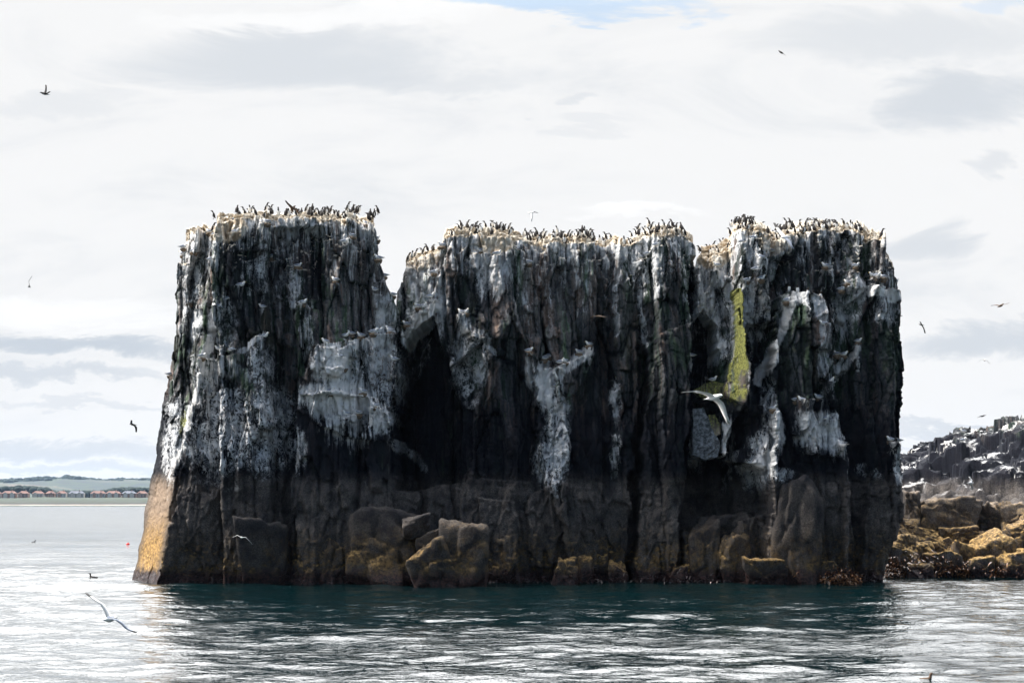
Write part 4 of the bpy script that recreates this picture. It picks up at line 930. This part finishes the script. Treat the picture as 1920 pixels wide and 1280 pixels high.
for k, lst in by.items():
    lst.sort()
    for i, (kx, ky, f) in enumerate(lst):
        cand = [s for s in STK if s.range[0]-3 <= kx <= s.range[1]+3]
        s = left if kx < 748 else (mid if kx < 1303 else right)
        Yf, j, c = face_y(s, kx, ky+3); Yb, _, _ = face_y(s, kx, ky-6)
        Yp = Yf+.16; Yp = min(Yp, Yb-.12) if Yb > Yf else Yp
        p = at(kx, ky, Yp); p.x = min(max(p.x, s.XL[j]+.08), s.XR[j]-.08)
        if p.z > float(s.tops[0][j, c])-.05: p = Vector((p.x, p.y+.15, float(s.tops[0][j, c])))
        0; rz = (0 if f > 0 else pi)+random.uniform(-.5, .5)*(1 if random.random() < .7 else 2)
        n = len(lst); side_ = 'right' if cos(rz) > 0 else 'left'
        lab = ('kittiwake facing %s on %s' % (side_, LM[k][2])) if n == 1 else ('kittiwake facing %s, %s on %s' % (side_, ORD[i] if n > 2 else ('left one', 'right one')[i], LM[k][2]))
        nested = (kx*7+ky) % 5 < 3
        if nested:
            link('nest', NM[(kx+ky) % 4], p+Vector((0, -.02, -.02)), random.uniform(0, 6), random.uniform(.9, 1.25), 'mud nest of the %skittiwake on %s' % ('' if n == 1 else (ORD[i] if n > 2 else ('left ', 'right ')[i]).strip()+' ', LM[k][2]), 'nest', 'kittiwake nests on the cliff ledges')
            p = p+Vector((0, 0, .03))
        link('kittiwake', KM[1 if nested else (kx % 2)*2], p+Vector((0, -.04, 0)), rz, random.uniform(1.12, 1.32), lab, 'seabird', 'kittiwakes on the cliff ledges')
# guillemots on the tops: span in photo columns, how many, which stack
def top_at(s, px, layer, fr):
    """foothold on step `layer` of the plateau at photo column px"""
    x = X_(px, s.base); j = len(s.zs)-24
    c = int(np.clip(round((x-s.XL[j])/(s.XR[j]-s.XL[j])*(s.nu-1)), 0, s.nu-1))
    z = float(s.tops[layer][j, c]); jj = int(np.clip((z-s.zs[0])/(s.zs[1]-s.zs[0]), 0, len(s.zs)-1))
    zprev = float(s.tops[0][j, c]); j0 = int(np.clip((zprev-s.zs[0])/(s.zs[1]-s.zs[0])-2, 0, len(s.zs)-1))
    yf = float(s.Y[j0, c]); s0 = float(s.sets[layer][j, c]); s1 = float(s.sets[layer+1][j, c]) if layer < 4 else s0+1.4
    zz = max(float(s.tops[q][j, c]) for q in range(layer+1))
    return Vector((float(s.X[j, c]), yf+s0+.12+(max(s1-s0-.2, .1))*fr, zz))
CROWD = [(left,'left',[(402,412,2),(424,700,70)]),(mid,'middle',[(776,818,8),(838,965,30),(982,1145,54),(1148,1215,12),(1218,1285,20)]),(right,'right',[(1318,1345,5),(1340,1380,12),(1382,1462,42),(1464,1625,74)])]
ROW = ['front row', 'second row', 'third row', 'fourth row', 'back row']
ZONE = ['left end', 'left quarter', 'left of centre', 'right of centre', 'right quarter', 'right end']
POSE = ['upright guillemot', 'stretching guillemot', 'crouching guillemot', 'low hunched guillemot', 'tall guillemot']
used = set()
for s, nm, spans in CROWD:
    for (a, b, n) in spans:
        for q in range(n):
            for tr in range(80):
                px = random.uniform(a, b); ly = random.choices([0, 1, 2, 3, 4], [2, 4, 4, 5, 5])[0]; v = random.choices([0, 1, 2, 3, 4], [5, 3, 3, 2, 1])[0]
                rz = random.choice([0, pi, pi/2, 0, pi, -pi/2])+random.uniform(-.5, .5); c_, s_ = cos(rz), sin(rz)
                dr = 'facing right' if c_ > .7 else 'facing left' if c_ < -.7 else ('showing white breast' if s_ < 0 else 'seen from behind')
                lb = '%s %s, %s, %s of the %s stack top' % (POSE[v], dr, ROW[ly], ZONE[int(min(5, 6*(px-spans[0][0])/(spans[-1][1]-spans[0][0])))], nm)
                if lb not in used: break
            used.add(lb)
            p = top_at(s, px, ly, random.random()*.8)
            link('guillemot', GM[v], p, rz, random.uniform(1.0, 1.16), lb, 'seabird', 'guillemots crowded on top of the %s stack' % nm)
for (px, py, f, lb) in [(401,404,1,'lone guillemot at the left rim of the left stack'),(768,472,1,'lone guillemot on the outermost left block of the middle stack'),(1283,442,-1,'lone guillemot at the right rim of the middle stack'),(1641,430,1,'lone guillemot on the right-hand block of the right stack')]:
    s = left if px < 700 else mid if px < 1300 else right
    p = top_at(s, px, 0, .3); link('guillemot', GM[1], p, 0 if f > 0 else pi, 1.2, lb, 'seabird', 'guillemots standing alone on the rims')
for k, (px, py) in enumerate([(1479,548),(1496,550),(1514,555),(1526,561),(1538,562)]):
    Yf, _, _ = face_y(right, px, py+8); p = at(px, py+2, Yf+.25)
    link('guillemot', GM[k % 2], p, -pi/2+.5*(-1)**k, 1.15, 'white-breasted guillemot, %s of five on top of the pillar' % (['leftmost', 'second', 'middle', 'fourth', 'rightmost'][k]), 'seabird', 'guillemots on top of the pillar')
# standing gulls in odd places
link('gull', KM[2], at(1337, 716, 98.9+.4), 0, 1.25, 'pale gull standing on the mossy ledge in the notch', 'seabird', None)
# flying birds: wings drawn as bent spars from shoulder to tip with a real chord and thickness
def flyer(name, px, py, Y, heading, wings, kind, label, blen=.40, pitch=0.0, chord=.13, tail=False):
    """heading: angle of the body about Z (0 = towards +X); wings: two lists of photo offsets (dx, dy) px from the body"""
    k = Y/F; top, under, tip, bod = {'gull': (1, 0, 2, 0), 'dark': (4, 4, 4, 4), 'pale': (0, 0, 0, 0), 'brown': (5, 5, 4, 5)}[kind]
    pth = [(-.5, .0), (-.38, 0), (-.2, 0), (0, -.01), (.2, 0), (.3, .02), (.38, .03), (.43, .025), (.5, .01)]
    rd = [(.05, .006), (.035, .02), (.09, .08), (.125, .12), (.10, .10), (.068, .07), (.07, .07), (.035, .035), (.005, .005)]
    v, f = loft([(x*blen, z*blen) for x, z in pth], [(a*blen, b*blen) for a, b in rd]); cp, sp = cos(pitch), sin(pitch)
    ch, sh = cos(heading), sin(heading)
    def tw(q): x, z = q.x*cp-q.z*sp, q.x*sp+q.z*cp; return Vector((x*ch-q.y*sh, x*sh+q.y*ch, z))
    v = [tw(q) for q in v]
    def fn(c, n):
        if kind == 'dark': return 0 if n.z < -.5 and heading_front else 4
        return bod if kind != 'gull' else (1 if n.z > .45 and abs(c.x*ch+c.y*sh) < .25*blen else 0)
    heading_front = True
    parts = [(v, f, fn)]
    fw = Vector((ch*cp, sh*cp, sp)); side0 = Vector((-sh, ch, 0))
    for wg in wings:
        pts = [Vector((0, 0, 0))]+[Vector((dx*k, 0, -dy*k)) for dx, dy in wg]; n = len(pts)
        # where the spar runs mostly into the picture its length comes from the heading
        sgn = 1 if (side0.x*pts[-1].x) >= 0 else -1
        for i, p in enumerate(pts): p.y = sgn*side0.y*(i/(n-1))*.33*(1.0 if abs(side0.y) > .5 else .3)
        V = []; Fc = []
        # refine
        Q = []
        for i in range(n-1):
            for t in (0, .5): Q.append(pts[i].lerp(pts[i+1], t))
        Q.append(pts[-1]); m_ = len(Q)
        for i, p in enumerate(Q):
            t = i/(m_-1); c_ = chord*(1.0-.15*t-.75*t**3); sw = -.10*max(0, t-.5)
            le = p+fw*(c_*.45+sw*1.2); te = p-fw*(c_*.55-sw*1.2); md = p+fw*c_*.12
            d_ = (Q[min(i+1, m_-1)]-Q[max(i-1, 0)]).normalized(); up = fw.cross(d_); up = up.normalized() if up.length > .01 else Vector((0, 0, 1)); up = up if up.z >= 0 else -up
            th = .016*(1-.7*t)
            V += [le, md+up*th, te, md-up*th*.5]
        for i in range(m_-1):
            for q in range(4): Fc.append((4*i+q, 4*i+(q+1) % 4, 4*i+4+(q+1) % 4, 4*i+4+q))
        Fc.append((4*m_-4, 4*m_-3, 4*m_-2, 4*m_-1))
        L_ = pts[-1].length
        parts.append((V, Fc, lambda c, n_: tip if c.length > L_*.86 else (top if n_.z > 0 else under)))
    me = bird_mesh(name, parts, [M['white'], M['grey'], M['black'], M['beak'], M['dark'], M['brownp']])
    o = bpy.data.objects.new(name, me); col.objects.link(o); o.location = at(px, py, Y); tag(o, label, 'seabird', 'birds in flight round the stacks'); return o
flyer('flying_gull', 205, 1160, 32, pi/2-.5, [[(-5,-14),(-14,-28),(-26,-36),(-43,-49)], [(16,2),(26,9),(36,18),(54,25)]], 'gull', 'white gull gliding low over the water, long thin wings spread', .42, 0, .12)
flyer('flying_gull', 1338, 745, 34, -pi/2+.7, [[(-14,-7),(-34,-11),(-58,-9)], [(14,10),(24,28),(34,48)]], 'pale', 'large white gull with outspread wings in front of the notch', .46, .1, .17)
flyer('flying_gull', 453, 1007, 90, -pi/2, [[(-8,-4),(-15,-1),(-18,0)], [(8,0),(14,6),(20,13)]], 'pale', 'small white gull with bowed wings low before the left stack', .42, 0, .10)
flyer('flying_gull', 996, 399, 92, 2.6, [[(4,-3),(12,-1)], [(1,5),(-1,18)]], 'gull', 'kittiwake banking just over the middle stack top, dark wing down', .42, 0, .14)
flyer('flying_gull', 1472, 445, 60, 0.1, [[(-8,-12),(-16,-30)], [(6,8),(14,24)]], 'gull', 'pale gull crossing the right stack rim, wings one up one down', .40, 0, .16)
flyer('flying_gull', 1122, 593, 80, 0.3, [[(-8,-1),(-15,4)], [(8,1),(15,3)]], 'brown', 'brown and buff bird flying across the middle stack face', .40, 0, .12)
flyer('flying_gull', 1819, 905, 100, -.5, [[(4,-5),(2,-12)], [(5,6),(8,12)]], 'pale', 'white gull flying in front of the islet crags', .40, 0, .14)
flyer('flying_gull', 1846, 675, 95, -pi/2, [[(-6,-2),(-12,4)], [(5,1),(10,7)]], 'pale', 'white gull with bent wings in the sky above the islet', .38, 0, .08)
flyer('flying_guillemot', 84, 176, 80, 3.2, [[(0,-8),(-3,-20)], [(5,1),(12,-1)]], 'dark', 'dark bird with one wing straight up at the upper left of the sky', .46, .2, .10)
flyer('flying_guillemot', 55, 537, 80, -1.4, [[(-1,-10),(5,-20)], [(-3,1),(3,2)]], 'dark', 'dark bird banking edge-on at the left of the sky', .36, 0, .10)
flyer('flying_puffin', 250, 796, 80, 3.0, [[(-3,-3),(-2,-8)], [(3,4),(1,13)]], 'dark', 'small black and white bird turning left of the left stack', .36, .1, .13)
flyer('flying_guillemot', 1465, 99, 80, 2.6, [[(-4,-1),(-8,-1)], [(4,0),(9,2)]], 'dark', 'dark bird high in the upper right sky', .36, .6, .08)
flyer('flying_guillemot', 1728, 609, 85, 2.8, [[(-3,-3),(-7,-5)], [(5,5),(8,14)]], 'dark', 'slender dark bird just right of the right stack', .28, .2, .07)
flyer('flying_guillemot', 1876, 573, 80, .5, [[(-6,-2),(-14,-2)], [(6,-2),(14,-4)]], 'brown', 'brown bird with level wings at the right of the sky', .44, .4, .10)
flyer('flying_guillemot', 1841, 780, 100, .3, [[(-3,1),(-5,2)], [(3,-2),(6,-1)]], 'dark', 'tiny dark bird just over the islet skyline', .36, .1, .10)
flyer('flying_shag', 549, 391, 99.5, -.6, [[(-4,-4),(-12,-14)], [(6,0),(12,8)]], 'brown', 'dark brown shag landing on the left stack with wings raised', .5, .6, .17)
# swimmers
def swimmer(px, py, label, sc=1.0, rz=0.0, mesh=None):
    Y = CH*F/(py-HOR); o = link('swimming_guillemot', mesh, (X_(px, Y), Y, -.07*sc), rz, sc, label, 'seabird', 'birds afloat'); return o
def swim_mesh(c0, c1):
    v, f = loft([(-.2, .10), (-.13, .10), (-.03, .08), (.08, .09), (.12, .14), (.125, .19), (.135, .225), (.16, .235), (.18, .232), (.235, .23)], [(.01, .008), (.06, .03), (.09, .06), (.07, .06), (.035, .038), (.03, .03), (.033, .033), (.026, .024), (.009, .009), (.002, .002)])
    return bird_mesh('swimming_guillemot', [(v, f, lambda c, n: 1 if c.z < .10 else 0)], [M[c0], M[c1]])
SW = swim_mesh('dark', 'white')
swimmer(175, 1083, 'dark bird sitting upright on the water left of the left stack', 1.5, pi*.9, SW); swimmer(63, 1016, 'tiny dark bird afloat far out at the left', 1.3, 0, SW)
swimmer(1735, 1275, 'guillemot swimming to the right at the bottom edge', 1.0, .1, swim_mesh('brownp', 'white')); swimmer(1695, 1272, 'second bird afloat just left of the bottom-edge guillemot', .7, 0, SW) if 0 else None
# birds standing on the islet
for k, (px, Y) in enumerate([(1712, 112), (1722, 113), (1820, 118), (1868, 122)]):
    x = X_(px, Y); y = max(np.arange(108, 132, .5), key=lambda q: (isl_z(x, q)-CH)/q); z = isl_z(x, y)
    link('kittiwake', KM[2], (x*1.0, y, z), random.choice([0, pi]), 1.2, 'gull on the islet skyline, %s from the right stack' % ['nearest', 'second', 'third', 'farthest'][k], 'seabird', 'gulls on the islet skyline')
# buoy
Yb = CH*F/(1021-HOR); root = bpy.data.objects.new('buoy', None); col.objects.link(root); root.location = (X_(240, Yb), Yb, 0); tag(root, 'bright red round float on the water left of the left stack', 'buoy')
d, f = ico(3); new_mesh('float', d*np.array([.17, .17, .15])+np.array([0, 0, .06]), f, M['buoy'], parent=root, smooth=True)
V, Fc = [], []; box(V, Fc, -.03, .03, -.03, .03, .19, .27); new_mesh('lifting_eye', V, Fc, M['black'], parent=root)
